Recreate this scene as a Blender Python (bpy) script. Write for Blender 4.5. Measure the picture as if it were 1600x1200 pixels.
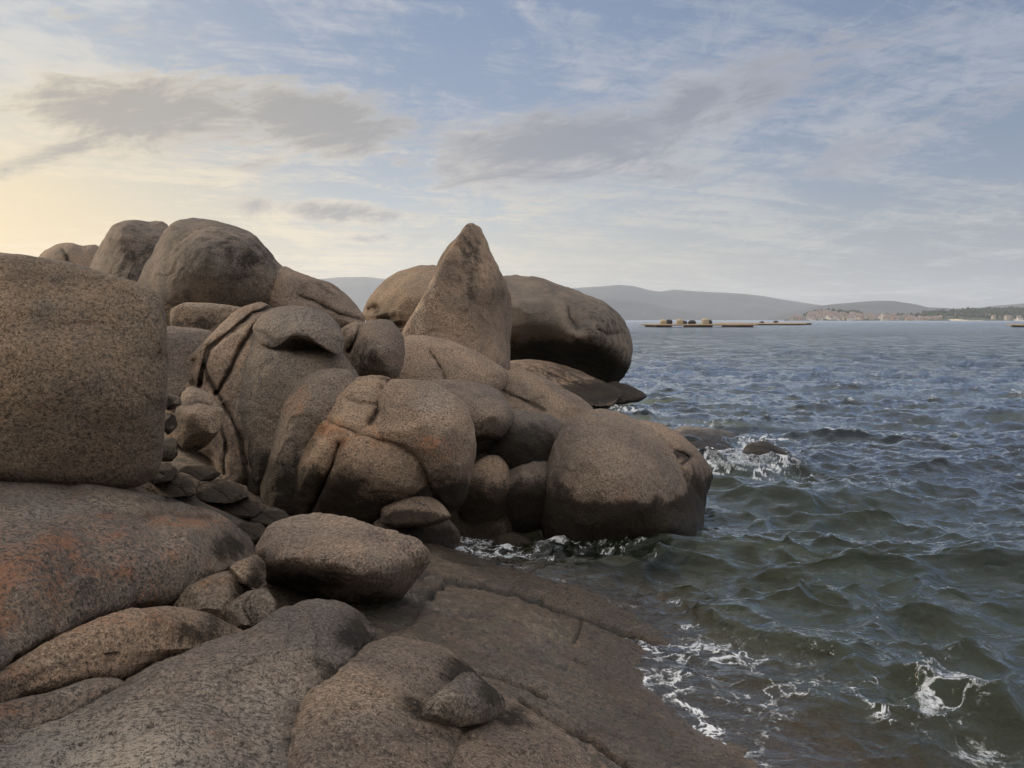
import bpy, math, random
import numpy as np
from math import radians

for o in list(bpy.data.objects): bpy.data.objects.remove(o)
SC = bpy.context.scene
COL = SC.collection
# ------------------------------------------------------------------ camera
F = 1250.0; H = 2.3
TH = math.atan(100.0 / F); CT, ST = math.cos(TH), math.sin(TH)
cam = bpy.data.cameras.new('camera'); camo = bpy.data.objects.new('camera', cam); COL.objects.link(camo)
camo.location = (0, 0, H); camo.rotation_euler = (math.pi / 2 - TH, 0, 0)
cam.sensor_width = 36; cam.lens = 36 * F / 1600.0
cam.clip_start = 0.05; cam.clip_end = 40000
SC.camera = camo
SC.view_settings.view_transform = 'Standard'; SC.view_settings.look = 'None'
SC.view_settings.exposure = 0.0; SC.view_settings.gamma = 1.0
SC.cycles.use_denoising = True
SC.cycles.max_bounces = 8; SC.cycles.volume_bounces = 1; SC.cycles.transparent_max_bounces = 12
SC.cycles.sample_clamp_indirect = 4.0

def s2l(c): return tuple(((v / 255) / 12.92 if v / 255 <= 0.04045 else ((v / 255 + 0.055) / 1.055) ** 2.4) for v in c)

# ------------------------------------------------------------------ node expression helper
class NG:
    def __init__(s, nt): s.nt = nt; s.n = nt.nodes; s.l = nt.links
    def new(s, t, **k):
        n = s.n.new(t)
        for a, b in k.items(): setattr(n, a, b)
        return n
    def put(s, sock, v):
        if hasattr(v, 'is_output'): s.l.new(v, sock)
        else: sock.default_value = v
    def m(s, op, a, b=0.0, c=0.0, clamp=False):
        n = s.new('ShaderNodeMath', operation=op, use_clamp=clamp)
        s.put(n.inputs[0], a); s.put(n.inputs[1], b); s.put(n.inputs[2], c)
        return n.outputs[0]
    def add(s, *a):
        r = a[0]
        for b in a[1:]: r = s.m('ADD', r, b)
        return r
    def mul(s, *a):
        r = a[0]
        for b in a[1:]: r = s.m('MULTIPLY', r, b)
        return r
    def sub(s, a, b): return s.m('SUBTRACT', a, b)
    def step(s, x, a, b, lo=0.0, hi=1.0):
        n = s.new('ShaderNodeMapRange', interpolation_type='SMOOTHSTEP')
        s.put(n.inputs[0], x); s.put(n.inputs[1], a); s.put(n.inputs[2], b); s.put(n.inputs[3], lo); s.put(n.inputs[4], hi)
        return n.outputs[0]
    def mix(s, f, a, b, blend='MIX'):
        n = s.new('ShaderNodeMix', data_type='RGBA', blend_type=blend)
        s.put(n.inputs[0], f)
        s.put(n.inputs[6], a if hasattr(a, 'is_output') else (*a, 1)); s.put(n.inputs[7], b if hasattr(b, 'is_output') else (*b, 1))
        return n.outputs[2]
    def noise(s, vec, scale, detail=4, rough=0.55, dist=0.0, out=0):
        n = s.new('ShaderNodeTexNoise'); s.l.new(vec, n.inputs['Vector'])
        n.inputs['Scale'].default_value = scale; n.inputs['Detail'].default_value = detail
        n.inputs['Roughness'].default_value = rough; n.inputs['Distortion'].default_value = dist
        return n.outputs[out]
    def vor(s, vec, scale, out=0, feature='F1'):
        n = s.new('ShaderNodeTexVoronoi', feature=feature); s.l.new(vec, n.inputs['Vector']); n.inputs['Scale'].default_value = scale
        return n.outputs[out]
    def comb(s, x, y, z):
        n = s.new('ShaderNodeCombineXYZ'); s.put(n.inputs[0], x); s.put(n.inputs[1], y); s.put(n.inputs[2], z); return n.outputs[0]
    def sep(s, v):
        n = s.new('ShaderNodeSeparateXYZ'); s.l.new(v, n.inputs[0]); return n.outputs
    def ramp(s, f, stops):
        n = s.new('ShaderNodeValToRGB'); s.l.new(f, n.inputs[0]); e = n.color_ramp.elements
        while len(e) < len(stops): e.new(0.5)
        for i, (p, c) in enumerate(stops): e[i].position = p; e[i].color = (*c, 1)
        return n.outputs[0]
    def attr(s, name):
        n = s.new('ShaderNodeAttribute', attribute_name=name); return n.outputs['Fac']

# ------------------------------------------------------------------ sky
SUN_AZ = -54.0; SUN_EL = 17.0      # azimuth from +Y, negative = left
world = bpy.data.worlds.new('World'); SC.world = world; world.use_nodes = True
g = NG(world.node_tree); g.n.clear()
tc = g.new('ShaderNodeTexCoord'); V = tc.outputs['Generated']
x_, y_, z_ = g.sep(V)
az = g.mul(g.m('ARCTAN2', x_, y_), 180 / math.pi)          # degrees, right positive
el = g.mul(g.m('ARCSINE', z_), 180 / math.pi)
sky = g.new('ShaderNodeTexSky', sky_type='NISHITA', sun_disc=False, sun_elevation=radians(SUN_EL), sun_rotation=radians(SUN_AZ),
            altitude=0, air_density=1.3, dust_density=2.0, ozone_density=1.5)
nish = g.mix(1.0, sky.outputs[0], (0.055, 0.055, 0.055), 'MULTIPLY')
eln = g.m('DIVIDE', el, 90.0, clamp=True)
E = lambda d: d / 90.0
left = g.ramp(eln, [(E(0), s2l((246, 204, 138))), (E(3), s2l((250, 214, 148))), (E(8), s2l((238, 216, 172))), (E(15), s2l((186, 194, 202))), (E(30), s2l((140, 160, 194))), (E(60), s2l((136, 152, 182)))])
midc = g.ramp(eln, [(E(0), s2l((210, 203, 188))), (E(4), s2l((206, 203, 192))), (E(8), s2l((178, 188, 200))), (E(13), s2l((142, 161, 192))), (E(24), s2l((124, 146, 184))), (E(60), s2l((134, 150, 182)))])
right = g.ramp(eln, [(E(0), s2l((160, 162, 166))), (E(4), s2l((150, 157, 167))), (E(9), s2l((132, 149, 174))), (E(14), s2l((120, 141, 174))), (E(24), s2l((116, 136, 172))), (E(60), s2l((128, 146, 180)))])
dl = g.step(az, -36.0, -6.0); dr = g.step(az, -6.0, 32.0)
base = g.mix(dl, left, midc); base = g.mix(dr, base, right)
base = g.mix(0.2, base, nish)
over = g.step(g.noise(V, 2.2, 6, 0.6, 0.5), 0.25, 0.6, 0.55, 1.0)
base = g.mix(g.mul(g.step(el, 24.0, 50.0), over), base, s2l((198, 194, 190)))
base = g.mix(g.mul(g.step(g.m('ABSOLUTE', az), 60.0, 110.0), over), base, s2l((214, 205, 196)))
# thin veil: streaks on a high plane
inv = g.m('DIVIDE', 1.0, g.add(g.m('MAXIMUM', z_, 0.0), 0.09))
px_, py_ = g.mul(x_, inv), g.mul(y_, inv)
P1 = g.comb(g.add(g.mul(px_, 0.9), g.mul(py_, 0.25)), g.add(g.mul(py_, 0.75), g.mul(px_, -0.35)), 0.3)
n1 = g.noise(P1, 1.15, 7, 0.62, 0.9)
n2 = g.noise(g.comb(g.add(g.mul(px_, 0.5), 7.0), g.add(g.mul(py_, 1.9), g.mul(px_, -0.5)), 4.0), 2.3, 8, 0.68, 0.6)
n3 = g.noise(P1, 7.0, 7, 0.68, 1.6)
veil = g.step(g.add(g.mul(n1, 0.6), g.mul(n2, 0.4), g.mul(g.sub(n3, 0.5), 0.28)), 0.44, 0.62)
vcol = g.mix(g.step(az, -34.0, 24.0), g.mix(g.step(el, 5.0, 20.0), s2l((252, 230, 188)), s2l((216, 214, 210))), g.mix(g.step(el, 3.0, 18.0), s2l((192, 191, 186)), s2l((168, 176, 190))))
base = g.mix(g.mul(veil, 0.70), base, vcol)
# rising heaps of grey cloud with lit rims
wn = g.noise(g.comb(g.mul(az, 0.15), g.add(g.mul(el, 0.40), g.mul(az, -0.05)), 2.0), 1.0, 9, 0.66, 1.1)
wn2 = g.noise(g.comb(g.mul(az, 0.10), g.add(g.mul(el, 0.42), g.mul(az, -0.08), 5.0), 9.0), 2.4, 9, 0.70, 0.8)
def cloud(pts, lo, hi):
    tot = None
    for (X, Y, rx, ry, tilt, k) in pts:
        a0 = math.degrees(math.atan((X - 800) / F)); dz = -ST - (Y - 600) / F * CT; dy = CT - (Y - 600) / F * ST; dx = (X - 800) / F
        L = math.sqrt(dx * dx + dy * dy + dz * dz); a0 = math.degrees(math.atan2(dx, dy)); e0 = math.degrees(math.asin(dz / L))
        ra, re = rx / 19.0, ry / 17.5
        du = g.sub(az, a0); dv = g.sub(el, e0)
        dv2 = g.sub(dv, g.mul(du, tilt))
        q = g.add(g.mul(du, du, 1 / ra ** 2), g.mul(dv2, dv2, 1 / re ** 2))
        b = g.mul(g.m('EXPONENT', g.mul(q, -0.8)), k * 1.12)
        tot = b if tot is None else g.m('MAXIMUM', tot, b)
    return tot
heaps = [(360, 200, 120, 26, 0.0, .75), (750, 262, 120, 14, .15, .6), (235, 178, 150, 42, 0.10, 1.0), (110, 232, 120, 16, 0.42, .75), (500, 190, 120, 44, -0.05, 1.0), (570, 215, 60, 22, 0.3, .9), (400, 262, 150, 14, 0.35, .55), (880, 225, 210, 48, 0.12, .95),
         (1120, 160, 190, 42, 0.22, .8), (1000, 265, 120, 26, 0.05, .6), (500, 330, 110, 17, -0.03, .8), (1380, 235, 150, 30, 0.25, .5), (1300, 270, 160, 12, 0.15, .5), (100, 25, 120, 14, -0.05, .35), (620, 372, 150, 8, 0.05, .5),
         (950, 360, 200, 8, 0.03, .4), (1350, 60, 250, 25, 0.2, .35)]
hb = cloud(heaps, 0, 0)
mw = g.add(hb, g.mul(g.sub(wn, 0.5), 1.5), g.mul(g.sub(wn2, 0.5), 1.0))
dens = g.step(mw, 0.22, 0.90)
core = g.step(mw, 0.36, 1.0)
rimc = g.mix(g.step(az, -34.0, 12.0), s2l((244, 226, 190)), s2l((190, 187, 188)))
corec = g.mix(g.step(az, -36.0, 14.0), s2l((164, 158, 150)), s2l((132, 139, 155)))
base = g.mix(g.mul(dens, 0.7), base, rimc)
base = g.mix(g.mul(core, 0.92), base, corec)
bg = g.new('ShaderNodeBackground'); g.l.new(base, bg.inputs[0]); frontw = g.step(g.m('ABSOLUTE', az), 50.0, 95.0, 1.0, 0.0)
bright = g.add(1.0, g.mul(g.step(az, -36.0, 0.0, .22, .36), g.m('EXPONENT', g.mul(g.m('MAXIMUM', el, 0.0), -0.16)), frontw), g.mul(g.step(el, 26.0, 55.0), 1.15), g.mul(g.sub(1.0, frontw), g.step(el, 4.0, 34.0, -0.42, 0.7)))
g.put(bg.inputs[1], bright)
wo = g.new('ShaderNodeOutputWorld'); g.l.new(bg.outputs[0], wo.inputs[0])

sun = bpy.data.lights.new('sun', 'SUN'); suno = bpy.data.objects.new('sun', sun); COL.objects.link(suno)
sun.energy = 2.9; sun.angle = radians(11); sun.color = (1.0, 0.78, 0.54)
from mathutils import Vector
sd = Vector((math.sin(radians(SUN_AZ)) * math.cos(radians(SUN_EL)), math.cos(radians(SUN_AZ)) * math.cos(radians(SUN_EL)), math.sin(radians(SUN_EL))))
suno.rotation_euler = sd.to_track_quat('Z', 'Y').to_euler(); suno.location = (-20, 20, 30)

# ------------------------------------------------------------------ numeric helpers
def hash3(ix, iy, iz, seed):
    h = (ix.astype(np.uint32) * np.uint32(374761393) + iy.astype(np.uint32) * np.uint32(668265263) + iz.astype(np.uint32) * np.uint32(2246822519) + np.uint32(seed * 3266489917 % 4294967296))
    h = (h ^ (h >> np.uint32(13))) * np.uint32(1274126177)
    h = h ^ (h >> np.uint32(16)); h = h * np.uint32(2246822519); h = h ^ (h >> np.uint32(15))
    return (h & np.uint32(0xFFFFFF)).astype(np.float64) / 0x7FFFFF - 1.0
def vnoise(P, seed=1):
    Fl = np.floor(P); I = Fl.astype(np.int64); f = P - Fl; u = f * f * f * (f * (f * 6 - 15) + 10)
    r = 0
    for dx in (0, 1):
        wx = u[:, 0] if dx else 1 - u[:, 0]
        for dy in (0, 1):
            wy = u[:, 1] if dy else 1 - u[:, 1]
            for dz in (0, 1):
                wz = u[:, 2] if dz else 1 - u[:, 2]
                r = r + wx * wy * wz * hash3(I[:, 0] + dx, I[:, 1] + dy, I[:, 2] + dz, seed)
    return r
def fbm(P, oct=4, seed=1, gain=0.5):
    a, t, s = 1.0, 0.0, 0.0
    for i in range(oct):
        t = t + a * vnoise(P * 2.03 ** i + 17.3 * i, seed + i); s += a; a *= gain
    return t / s
def smooth(x, a, b):
    t = np.clip((x - a) / (b - a), 0, 1); return t * t * (3 - 2 * t)
CAM = np.array([0, 0, H])
def rays(x, y):
    x = np.asarray(x, float); y = np.asarray(y, float); a = (x - 800) / F; b = -(y - 600) / F
    return np.stack([a + 0 * b, CT + b * ST, -ST + b * CT], -1)
def pt(x, y, D): return CAM + rays(x, y) * np.asarray(D)[..., None]
def dz(x, y, z):                      # depth at which the sight line meets height z
    return (z - H) / rays(x, y)[..., 2]
def onz(x, y, z=0.0): return pt(x, y, dz(x, y, z))
def project(P):
    q = P - CAM; D = q[:, 1] * CT - q[:, 2] * ST; up = q[:, 1] * ST + q[:, 2] * CT
    D = np.maximum(D, 0.05); return 800 + F * q[:, 0] / D, 600 - F * up / D, D
def pdist(x, y, line):                # distance to an open polyline
    d = np.full(x.shape, 1e9)
    for (ax, ay), (bx, by) in zip(line[:-1], line[1:]):
        vx, vy = bx - ax, by - ay; t = np.clip(((x - ax) * vx + (y - ay) * vy) / (vx * vx + vy * vy + 1e-9), 0, 1)
        d = np.minimum(d, np.hypot(x - ax - t * vx, y - ay - t * vy))
    return d
def wiggle(line, amp=2.0, seed=0):    # hand-jitter on a drawn line
    out = []; rnd = random.Random(seed)
    for (ax, ay), (bx, by) in zip(line[:-1], line[1:]):
        n = max(1, int(math.hypot(bx - ax, by - ay) / 9))
        for i in range(n): out.append((ax + (bx - ax) * i / n + rnd.uniform(-amp, amp), ay + (by - ay) * i / n + rnd.uniform(-amp, amp)))
    out.append(line[-1]); return out
def catmull(pts, n, ten=.9):
    P = np.array(pts, float); m = len(P); out = []
    for i in range(m):
        p0, p1, p2, p3 = P[i - 1], P[i], P[(i + 1) % m], P[(i + 2) % m]
        t = np.linspace(0, 1, 16, endpoint=False)[:, None]
        # centripetal-ish: damp tangents by segment length
        L = np.linalg.norm(p2 - p1); t1 = (p2 - p0); t2 = (p3 - p1)
        t1 = t1 / (np.linalg.norm(t1) + 1e-9) * L * ten; t2 = t2 / (np.linalg.norm(t2) + 1e-9) * L * ten
        h = (2 * t ** 3 - 3 * t ** 2 + 1) * p1 + (t ** 3 - 2 * t ** 2 + t) * t1 + (-2 * t ** 3 + 3 * t ** 2) * p2 + (t ** 3 - t ** 2) * t2
        out.append(h)
    C = np.concatenate(out); C2 = np.vstack([C, C[:1]]); s = np.r_[0, np.cumsum(np.linalg.norm(np.diff(C2, axis=0), axis=1))]
    q = np.linspace(0, s[-1], n, endpoint=False)
    return np.stack([np.interp(q, s, C2[:, 0]), np.interp(q, s, C2[:, 1])], -1), s[-1]
def tps(ctrl):
    C = np.array([(x, y) for x, y, w in ctrl], float); w = np.array([c[2] for c in ctrl]); sc = 200.0; C = C / sc
    n = len(C); d = np.linalg.norm(C[:, None] - C[None], axis=2); K = np.where(d > 0, d * d * np.log(d + 1e-12), 0) + np.eye(n) * 0.002
    A = np.zeros((n + 3, n + 3)); A[:n, :n] = K; A[:n, n] = 1; A[:n, n + 1:] = C; A[n:, :n] = A[:n, n:].T
    s = np.linalg.lstsq(A, np.r_[w, 0, 0, 0], rcond=None)[0]
    def f(x, y):
        r = s[n] + s[n + 1] * x / sc + s[n + 2] * y / sc
        for i in range(n):
            q = (x / sc - C[i, 0]) ** 2 + (y / sc - C[i, 1]) ** 2; r = r + s[i] * 0.5 * q * np.log(q + 1e-12)
        return r
    return f
def make(name, V, faces, mat, loc=None, attrs=None, parent=None, smoothsh=True):
    V = np.asarray(V, float)
    if loc is None: loc = (0, 0, 0)
    me = bpy.data.meshes.new(name)
    if isinstance(faces, np.ndarray):
        nf, k = faces.shape
        me.vertices.add(len(V)); me.vertices.foreach_set('co', (V - np.array(loc)).astype(np.float32).ravel())
        me.loops.add(nf * k); me.loops.foreach_set('vertex_index', faces.astype(np.int32).ravel())
        me.polygons.add(nf); me.polygons.foreach_set('loop_start', np.arange(0, nf * k, k, dtype=np.int32)); me.update(calc_edges=True)
    else:
        me.from_pydata([tuple(v) for v in (V - np.array(loc))], [], faces); me.update()
    if smoothsh: me.polygons.foreach_set('use_smooth', np.ones(len(me.polygons), bool))
    for k, v in (attrs or {}).items():
        a = me.attributes.new(k, 'FLOAT', 'POINT'); a.data.foreach_set('value', np.asarray(v, np.float32))
    if mat: me.materials.append(mat)
    o = bpy.data.objects.new(name, me); COL.objects.link(o); o.location = loc
    if parent is not None: o.parent = parent
    return o
def tag(o, label=None, cat=None, group=None, kind=None):
    if label: o['label'] = label
    if cat: o['category'] = cat
    if group: o['group'] = group
    if kind: o['kind'] = kind
    return o

# ------------------------------------------------------------------ materials
def new_mat(name):
    m = bpy.data.materials.new(name); m.use_nodes = True; g = NG(m.node_tree); g.n.clear()
    out = g.new('ShaderNodeOutputMaterial'); return m, g, out

def granite(name, wet=False):
    m, g, out = new_mat(name)
    P = g.new('ShaderNodeNewGeometry').outputs['Position']
    big = g.noise(P, 1.1, 5, 0.6, 0.4); med = g.noise(P, 5.0, 6, 0.65, 0.2); fine = g.noise(P, 34, 5, 0.7); grain = g.noise(P, 120, 3, 0.7)
    cry = g.vor(P, 95, 1); cs = g.sep(cry)[0]
    fe = g.vor(P, 46, 1); fes = g.sep(fe)[1]
    warm = g.attr('warm'); stain = g.attr('stain'); dark = g.attr('dark'); pale = g.attr('pale')
    multi = g.noise(P, 42.0, 7, 0.82); mbig = g.noise(P, 6.0, 8, 0.7); pep = g.noise(P, 150, 2, 0.6); pep2 = g.noise(P, 62, 3, 0.65)
    c = g.mix(g.step(big, 0.32, 0.68), (0.235, 0.187, 0.154), (0.335, 0.270, 0.216))
    c = g.mix(warm, c, (0.360, 0.268, 0.175))
    c = g.mix(g.mul(g.step(med, 0.48, 0.70), 0.35), c, (0.125, 0.108, 0.098))
    c = g.mix(g.mul(g.step(g.noise(P, 2.7, 6, 0.6, 0.6), 0.5, 0.68), 0.4), c, (0.20, 0.18, 0.152))
    c = g.mix(g.step(multi, 0.36, 0.54, 0.88, 0.0), c, (0.038, 0.029, 0.024))
    lich_light = g.step(g.add(g.mul(multi, 0.8), g.mul(med, 0.2), g.mul(pale, 0.16)), 0.54, 0.64)  # pale lichen and crystals, also rim light painted on some left edges
    c = g.mix(g.mul(lich_light, g.add(0.42, g.mul(pale, 0.5))), c, (0.50, 0.44, 0.36))
    c = g.mix(g.mul(g.step(pep, 0.55, 0.64), 0.8), c, (0.03, 0.026, 0.024))
    c = g.mix(g.mul(g.step(pep2, 0.58, 0.66), 0.7), c, (0.48, 0.40, 0.32))
    c = g.mix(g.mul(g.step(pep2, 0.43, 0.35), 0.75), c, (0.045, 0.036, 0.03))
    c = g.mix(1.0, c, g.mix(g.step(g.noise(P, 0.8, 5, .6, .8), .35, .65), (0.72, 0.73, 0.76), (1.14, 1.10, 1.04)), 'MULTIPLY')
    c = g.mix(1.0, c, g.mix(g.new('ShaderNodeObjectInfo').outputs['Random'], (0.72, 0.75, 0.80), (1.16, 1.07, 0.99)), 'MULTIPLY')
    st = g.step(g.add(stain, g.mul(g.sub(mbig, 0.5), 2.0), g.mul(g.sub(multi, 0.5), 3.4), g.mul(g.sub(med, 0.5), 1.2)), 0.25, 0.95)
    c = g.mix(g.mul(st, 0.55), c, (0.36, 0.135, 0.05))
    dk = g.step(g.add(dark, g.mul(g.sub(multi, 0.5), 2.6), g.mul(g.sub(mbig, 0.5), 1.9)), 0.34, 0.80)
    alg_shade = g.mix(g.step(med, 0.45, 0.62), (0.011, 0.009, 0.008), (0.024, 0.020, 0.013))  # tidal algae and patina, also shade painted under rocks and in clefts
    c = g.mix(g.mul(dk, 0.9), c, alg_shade)
    if wet:
        wt = g.attr('wet')
        c = g.mix(g.mul(g.step(g.noise(P, 2.2, 5, 0.6, 1.0), 0.46, 0.62), 0.5), c, (0.165, 0.088, 0.058))
        c = g.mix(g.mul(g.step(g.noise(P, 3.5, 8, 0.7), 0.5, 0.62), 0.55), c, (0.105, 0.105, 0.06)); c = g.mix(g.mul(g.step(multi, 0.50, 0.42), 0.5), c, (0.05, 0.04, 0.03))
        c = g.mix(g.mul(wt, 0.16), c, (0.20, 0.188, 0.152)); c = g.mix(g.mul(g.step(g.noise(P, 85, 3, .6), .62, .70), .6), c, (0.42, 0.40, 0.34)); c = g.mix(g.step(g.noise(P, 28, 5, .7), .46, .38, 0, .75), c, (0.03, 0.026, 0.02))
        c = g.mix(g.mul(g.attr('weed'), g.step(mbig, .35, .6, .4, 1.0)), c, (0.24, 0.135, 0.055))
        c = g.mix(wt, c, g.mix(1.0, c, (0.47, 0.44, 0.40), 'MULTIPLY'))
    ck = g.attr('crack'); c = g.mix(g.mul(ck, g.step(multi, .35, .5, .75, 1.0)), c, (0.012, 0.010, 0.008))
    hgt = g.add(g.mul(g.noise(P, 4.5, 6, .75), .06 if wet else .0), g.mul(pep2, 0.020), g.mul(grain, 0.006), g.mul(g.noise(P, 13, 7, 0.72), 0.045))
    bp = g.new('ShaderNodeBump'); bp.inputs['Strength'].default_value = 1.0 if not wet else 0.9; bp.inputs['Distance'].default_value = 1.0
    g.l.new(hgt, bp.inputs['Height'])
    b = g.new('ShaderNodeBsdfPrincipled'); g.put(b.inputs['Base Color'], c); g.l.new(bp.outputs[0], b.inputs['Normal'])
    if wet: g.put(b.inputs['Roughness'], g.step(g.add(g.attr('wet'), g.mul(g.sub(med, 0.5), 0.8)), 0.2, 0.9, 0.72, 0.22))
    else: wz = g.step(g.add(g.sep(P)[2], g.mul(g.sub(med, .5), .5)), .42, .12); g.put(b.inputs['Roughness'], g.m('SUBTRACT', g.step(dk, 0, 1, 0.85, 0.72), g.mul(wz, .42)))
    g.put(b.inputs['Specular IOR Level'], g.step(dk, 0, 1, .32, .16) if not wet else 0.5)
    g.l.new(b.outputs[0], out.inputs[0]); return m
GRAN = granite('granite'); WETG = granite('wet_granite', True)

def plain(name, col, rough=0.8, var=0.25, scale=1.0):
    m, g, out = new_mat(name); P = g.new('ShaderNodeNewGeometry').outputs['Position']
    n = g.noise(P, scale, 5, 0.6)
    c = g.mix(n, tuple(v * (1 - var) for v in col), tuple(v * (1 + var) for v in col))
    b = g.new('ShaderNodeBsdfPrincipled'); g.put(b.inputs['Base Color'], c); b.inputs['Roughness'].default_value = rough
    g.l.new(b.outputs[0], out.inputs[0]); return m

# ------------------------------------------------------------------ ground: one sheet, slab at the water's edge, bed under the water
G = [  # (px, py, z) seen points of the bedrock
    (600, 985, .50), (560, 1060, .55), (640, 900, .40), (700, 900, .27), (690, 1000, .40), (800, 1080, .33), (900, 1150, .26), (800, 950, .22), (900, 1000, .17), (1000, 1100, .09), (980, 1190, .22), (700, 1180, .42),
    (400, 1180, .5), (705, 862, .02), (800, 892, .02), (900, 928, .02), (1000, 985, .0), (1000, 1050, .0), (1080, 1130, .0), (1190, 1205, .0), (1130, 1040, -.07), (1250, 1120, -.08),
    (1000, 870, -.45), (900, 862, -.30), (800, 850, -.2), (1100, 930, -.35), (1200, 1000, -.30), (1350, 1080, -.26), (1340, 1140, -.19), (1500, 1190, -.27), (1600, 1100, -.8), (1400, 900, -1.3), (1200, 850, -1.1), (1600, 800, -2.2), (1300, 700, -2.4),
    (760, 815, -.15), (670, 850, .18), (620, 830, .30), (450, 820, .48), (380, 800, .6), (300, 770, .8), (240, 760, .95), (200, 780, 1.0), (100, 900, .7), (0, 1100, .55), (500, 930, .4), (900, 800, -.5), (1100, 760, -.85),
]
gp = [tuple(onz(x, y, z)[:2]) + (z,) for x, y, z in G]
gp += [(-3, 0, .6), (0, 0, .6), (-6, 0, .8), (-8, 8, .9), (-6, 5, 1.1), (-2.5, 10, .5), (-6, 14, 1.1), (-3, 16, .4), (0, 20, -.4), (-2, 26, .1), (2, 26, -.6), (6, 18, -2.8), (4, 1, -.4), (3, -2, .2), (0, -5, .9), (-8, -4, 1.2), (8, 3, -1.6), (14, 10, -3), (10, 30, -3.2), (0, 36, -1.5),
       (-10, 30, .8), (-14, 20, 1.2), (-18, 10, 1.6), (-1, 11, -.1), (0.5, 12, -.6), (3, 14.5, -1.8), (5, 14, -2.2), (2, 18, -1.6)]
gf = tps([(x * 100, y * 100, z) for x, y, z in gp])
def ground_z(X, Y):
    z = gf(X * 100, Y * 100)
    r = np.hypot(X, Y - 8); k = smooth(r, 24, 40)
    far = np.where(X < -6, 1.4, -3.5) * smooth(np.abs(X + 6), 0, 4)
    return np.clip(z * (1 - k) + far * k, -4, 1.9)
def fan(dense0, dense1, step, D0, D1, rows, inner=None):
    a = np.r_[np.arange(-180, dense0, 4.0), np.arange(dense0, dense1, step), np.arange(dense1, 180, 4.0)]
    w = np.linspace(1 / D0, 1 / D1, rows); R = 1 / w
    if inner is not None: R = np.r_[inner, R]
    A, RR = np.meshgrid(np.radians(a), R); X = RR * np.sin(A); Y = RR * np.cos(A)
    nr, na = X.shape; i = np.arange(nr - 1)[:, None] * na; j = np.arange(na)[None]; j2 = (j + 1) % na
    q = np.stack([i + j, i + j2, i + na + j2, i + na + j], -1).reshape(-1, 4)
    return X.ravel(), Y.ravel(), q[:, ::-1].copy(), RR.ravel()
X, Y, q, R = fan(-46, 40, 0.07, 2.2, 45, 640, inner=np.array([0.05, .5, 1, 1.4, 1.8]))
q = q[:, ::-1].copy()
Z = ground_z(X, Y)
gx, gy, gD = project(np.stack([X, Y, Z], 1))
vis = (gy > 500) & (gD > 1)
P3 = np.stack([X, Y, Z * 0], 1)
Z = Z + 0.035 * fbm(P3 * 1.3, 3, 5) + 0.020 * fbm(P3 * np.array([4, 7, 1]), 4, 9) + 0.007 * fbm(P3 * 26, 3, 12)
dl_ = pdist(gx, gy, [(640, 898), (710, 909), (785, 922), (841, 937), (882, 956), (935, 977), (1000, 1000), (1080, 1050)])
above = gy < np.interp(gx, [640, 710, 785, 841, 882, 935, 1000, 1080], [898, 909, 922, 937, 956, 977, 1000, 1050])
Z = Z + .055 * above * np.exp(-dl_ / 70) * .6 * vis * (gx > 640) * (gx < 1080)
slabcracks = [
    ([(640, 898), (684, 900), (710, 909), (785, 922), (841, 937), (882, 956), (935, 977), (984, 996), (1030, 1018), (1080, 1050)], .035, 3.0, .030),
    ([(909, 971), (905, 985), (897, 1005)], .014, 3, 0), ([(672, 935), (680, 922), (694, 910)], .03, 4, .02),
    ([(700, 962), (735, 964), (770, 968)], .008, 3, 0), ([(730, 968), (755, 960), (772, 964)], .008, 2.5, 0), ([(775, 990), (800, 992)], .007, 2.5, 0), ([(845, 1030), (870, 1038), (885, 1043)], .014, 3.5, 0), ([(900, 1030), (915, 1037)], .012, 3.5, 0),
    ([(755, 1052), (790, 1066), (830, 1078), (850, 1090)], .03, 4, .02), ([(815, 1100), (845, 1122), (871, 1136), (905, 1147), (930, 1165), (972, 1196), (1010, 1225)], .04, 4.5, .02),
    ([(905, 1147), (930, 1140), (960, 1150)], .012, 4, 0), ([(690, 872), (740, 884), (800, 884)], .015, 3, 0), ([(850, 905), (900, 915), (960, 940), (1010, 965)], .012, 4, 0), ([(1030, 1013), (1060, 1025), (1080, 1035)], .02, 5, 0),
    ([(560, 1010), (640, 975), (672, 935)], .012, 4, 0), ([(960, 1095), (1010, 1120), (1050, 1150)], .008, 3, 0)]
crk = np.zeros_like(Z)
for i, (ln, a, w, stp) in enumerate(slabcracks):
    d = pdist(gx, gy, wiggle(ln, 2.2, i)); e = np.exp(-(d / (w * .9)) ** 2) * vis; Z -= a * 1.8 * e - (stp and 0); crk = np.maximum(crk, e * min(1, a / .03))
wetz = smooth(Z + 0.05 * fbm(P3 * 2, 3, 44), 0.34, 0.12)
wetz = np.maximum(wetz, smooth(pdist(gx, gy, [(640, 960), (900, 1040), (1000, 1190)]), 230, 60) * 0.75) * (gD < 12)
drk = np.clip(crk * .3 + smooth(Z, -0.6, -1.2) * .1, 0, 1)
drk = np.maximum(drk, smooth(pdist(gx, gy, [(240, 760), (440, 830), (560, 960), (640, 925)]), 70, 15) * .95)  # shade of the cleft and flat boulder's foot put into the ground colour
olive = 0
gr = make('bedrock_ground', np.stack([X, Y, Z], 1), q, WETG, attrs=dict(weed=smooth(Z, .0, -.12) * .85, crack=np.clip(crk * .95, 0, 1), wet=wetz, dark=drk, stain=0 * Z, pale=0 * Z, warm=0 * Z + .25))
tag(gr, kind='structure')

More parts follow.
